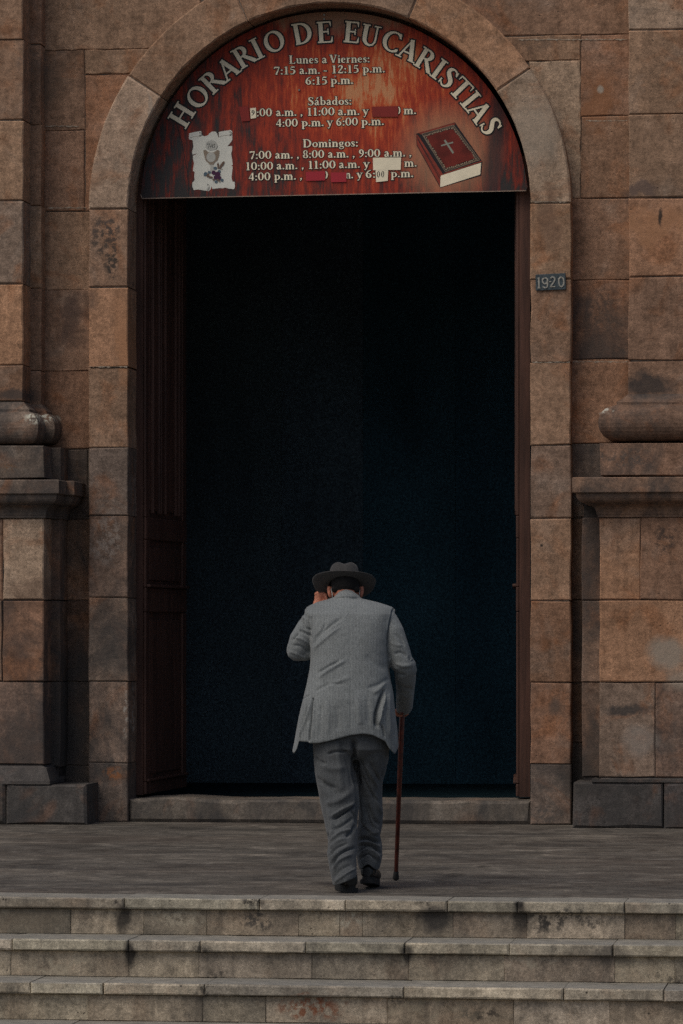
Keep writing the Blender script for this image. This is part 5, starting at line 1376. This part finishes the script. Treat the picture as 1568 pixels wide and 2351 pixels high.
M['sole'] = plain('worn_black_rubber', (.018, .018, .018), .7, .3, 40, .3)
bl_ = (610 * 0) 
# depth of each foot from where it meets the ground
def ground_b(yrow): return CZ * F / (D(0, yrow)[1] - HY) - TP
bL = ground_b(2304)
hL = Q(590, 2304, bL)
shoe(Vector((hL.x + .006, hL.y + .02, .014)), R_(12), R_(0), 0)
bR = -.02
hR = Q(726, 2240, bR)
shoe(Vector((hR.x - .018, hR.y, hR.z + .014)), R_(-8), R_(-7), 0)

for s_, top, bot in ((0, LA, Vector((hL.x - .03, hL.y + .05, .07))), (1, RA, Vector((hR.x, hR.y + .05, hR.z + .07)))):
    v, f = tube([top + Vector((0, 0, .02)), bot], [.037, .034], 14)
    mkobj('sock', v, f, M['band0'], man, smooth=True)
# hat
hat_c = Q(548, 236, hb + .01)
def hatmesh():
    """felt hat: crown with a pinched crease and a wide brim curled up at its edge"""
    n = 48; prof = []   # (radius factor along x, along y, z)
    V = []; Fc = []
    def addring(fn): 
        for j in range(n): V.append(fn(2 * PI * j / n))
    brimrx, brimry = .158, .168
    crx, cry = .078, .096
    rings_ = []
    def crown(a, h, s):
        x, y = crx * s * math.cos(a), cry * s * math.sin(a)
        return (x, y, h)
    # underside of brim from sweatband out, then over the top edge, then the crown
    rings_.append(lambda a: (crx * .97 * math.cos(a), cry * .97 * math.sin(a), .0))
    for q in (.2, .45, .7, .9, 1.0):
        rings_.append(lambda a, q=q: ((crx + (brimrx - crx) * q) * math.cos(a), (cry + (brimry - cry) * q) * math.sin(a), -.004 + .012 * q ** 2 * (abs(math.cos(a)) ** 2 * 1.8 + .2) - (.010 * q if math.sin(a) > .3 else 0)))
    for q in (1.0, .9, .6, .3, .05):
        rings_.append(lambda a, q=q: ((crx + (brimrx - crx) * q) * math.cos(a), (cry + (brimry - cry) * q) * math.sin(a), .001 + .012 * q ** 2 * (abs(math.cos(a)) ** 2 * 1.8 + .2) - (.010 * q if math.sin(a) > .3 else 0)))
    for h, s in ((.004, 1.0), (.03, .985), (.055, .955), (.078, .91), (.092, .86), (.099, .80)):
        rings_.append(lambda a, h=h, s=s: crown(a, h * (1 + .03 * math.sin(a)) - .017 * max(0, (h - .06) / .04) * math.exp(-((s * math.cos(a)) / .30) ** 2), s))
    for s, dz in ((.66, .102), (.48, .102), (.30, .100), (.14, .098), (.03, .097)):
        rings_.append(lambda a, s=s, dz=dz: (crx * s * math.cos(a), cry * s * math.sin(a), dz - .019 * math.exp(-((s * math.cos(a)) / .30) ** 2) + .004 * abs(math.sin(a))))
    for r in rings_: addring(r)
    k = len(rings_)
    for i in range(k - 1):
        for j in range(n): Fc.append((i * n + j, i * n + (j + 1) % n, (i + 1) * n + (j + 1) % n, (i + 1) * n + j))
    Fc.append(tuple((k - 1) * n + j for j in range(n)))
    return V, Fc
hv, hf = hatmesh()
hatE = Matrix.Translation(hat_c) @ Matrix.Rotation(R_(-24), 4, 'X') @ Matrix.Rotation(R_(1.0), 4, 'Y')
hat = mkobj('hat', hv, hf, M['felt'], man, smooth=True); hat.matrix_basis = hatE
ss = hat.modifiers.new('s', 'SUBSURF'); ss.levels = 1; ss.render_levels = 1
mb = MB(); n = 40
for z in (.003, .017):
    for j in range(n):
        a = 2 * PI * j / n; mb.v.append((.0795 * math.cos(a), .0975 * math.sin(a), z))
mb.f = [(j, (j + 1) % n, n + (j + 1) % n, n + j) for j in range(n)]; mb.m = [0] * n
M['band'] = cloth('dark_ribbon', (.04, .039, .039), 0, .5)
mb.build('hat_band', M['band'], hat, smooth=True)
# hair
hair = fused('hair', [ball(hc + Vector((0, -.012, .008)), .0735, .090, .092, (R_(-22), 0, 0), 24), ball(Q(486, 262, hb - .06), .018, .02, .020), ball(Q(632, 262, hb - .06), .018, .02, .020)], .0035, 3, M['hair'], man, under_hat)
# mask with ear loops
mv, mf = ball(hc + Vector((0, .062, -.066)), .055, .072, .052, (R_(-20), 0, 0), 20)
msk = fused('face_mask', [(mv, mf)], .005, 1, M['mask'], man)
for s_, xs in ((-1, ((462, 262), (468, 290), (470, 322))), (1, ((653, 262), (652, 285), (651, 306)))):
    pts = [Q(xs[0][0], xs[0][1], hb - .045), Q(xs[1][0], xs[1][1], hb - .055), Q(xs[2][0], xs[2][1], hb - .05), hc + Vector((s_ * .052, .05, -.08))]
    v, f = tube(pts, [.0022, .0022, .0022, .002], 6)
    mkobj('ear_loop', v, f, M['mask'], man, smooth=True)
# cane
def canemat():
    m, nt, b = newmat('varnished_red_brown_cane'); k = N(nt)
    w = k.noise(k.pos((20, 20, 2), local=True), 3, 4, .6)
    c = k.ramp(w, [(.3, (.04, .009, .007)), (.6, (.13, .024, .014)), (.8, (.24, .045, .022))])
    k.l(c, b.inputs['Base Color']); b.inputs['Roughness'].default_value = .28; b.inputs['Specular IOR Level'].default_value = .5
    return m
M['cane'] = canemat()
Wm = man.matrix_basis.copy(); Wm = Matrix.Translation(man.location) @ Matrix.Rotation(PSI, 4, 'Z')
ctop = Wm @ (rp + Vector((.0, .0, -.018)))
tipL = Q(896, 2212, .70); ctip = Wm @ tipL; ctip.z = max(.002, ctip.z)
cane = empty('walking_cane', (ctip.x, ctip.y, 0))
tag(cane, 'red brown wooden walking cane with black rubber tip in the right hand of the man', 'cane')
def cpart(name, pts, rad, mat, n=14):
    v, f = tube([p - cane.location for p in pts], rad, n, caps=1)
    return mkobj(name, v, f, mat, cane, smooth=True)
dv = (ctop - ctip).normalized()
cpart('shaft', [ctip + dv * .035, ctip + dv * .4, ctop], [.0105, .0118, .0135], M['cane'])
cpart('rubber_tip', [ctip + dv * .002 + Vector((0, 0, .002)), ctip + dv * .012, ctip + dv * .045], [.0165, .0155, .0125], M['sole'])
hd = Wm.to_3x3() @ Vector((0, 1, 0))
cpart('handle', [ctop - hd * .05 + Vector((0, 0, .004)), ctop + Vector((0, 0, .008)), ctop + hd * .06 + Vector((0, 0, -.002))], [.011, .014, .011], M['cane'])
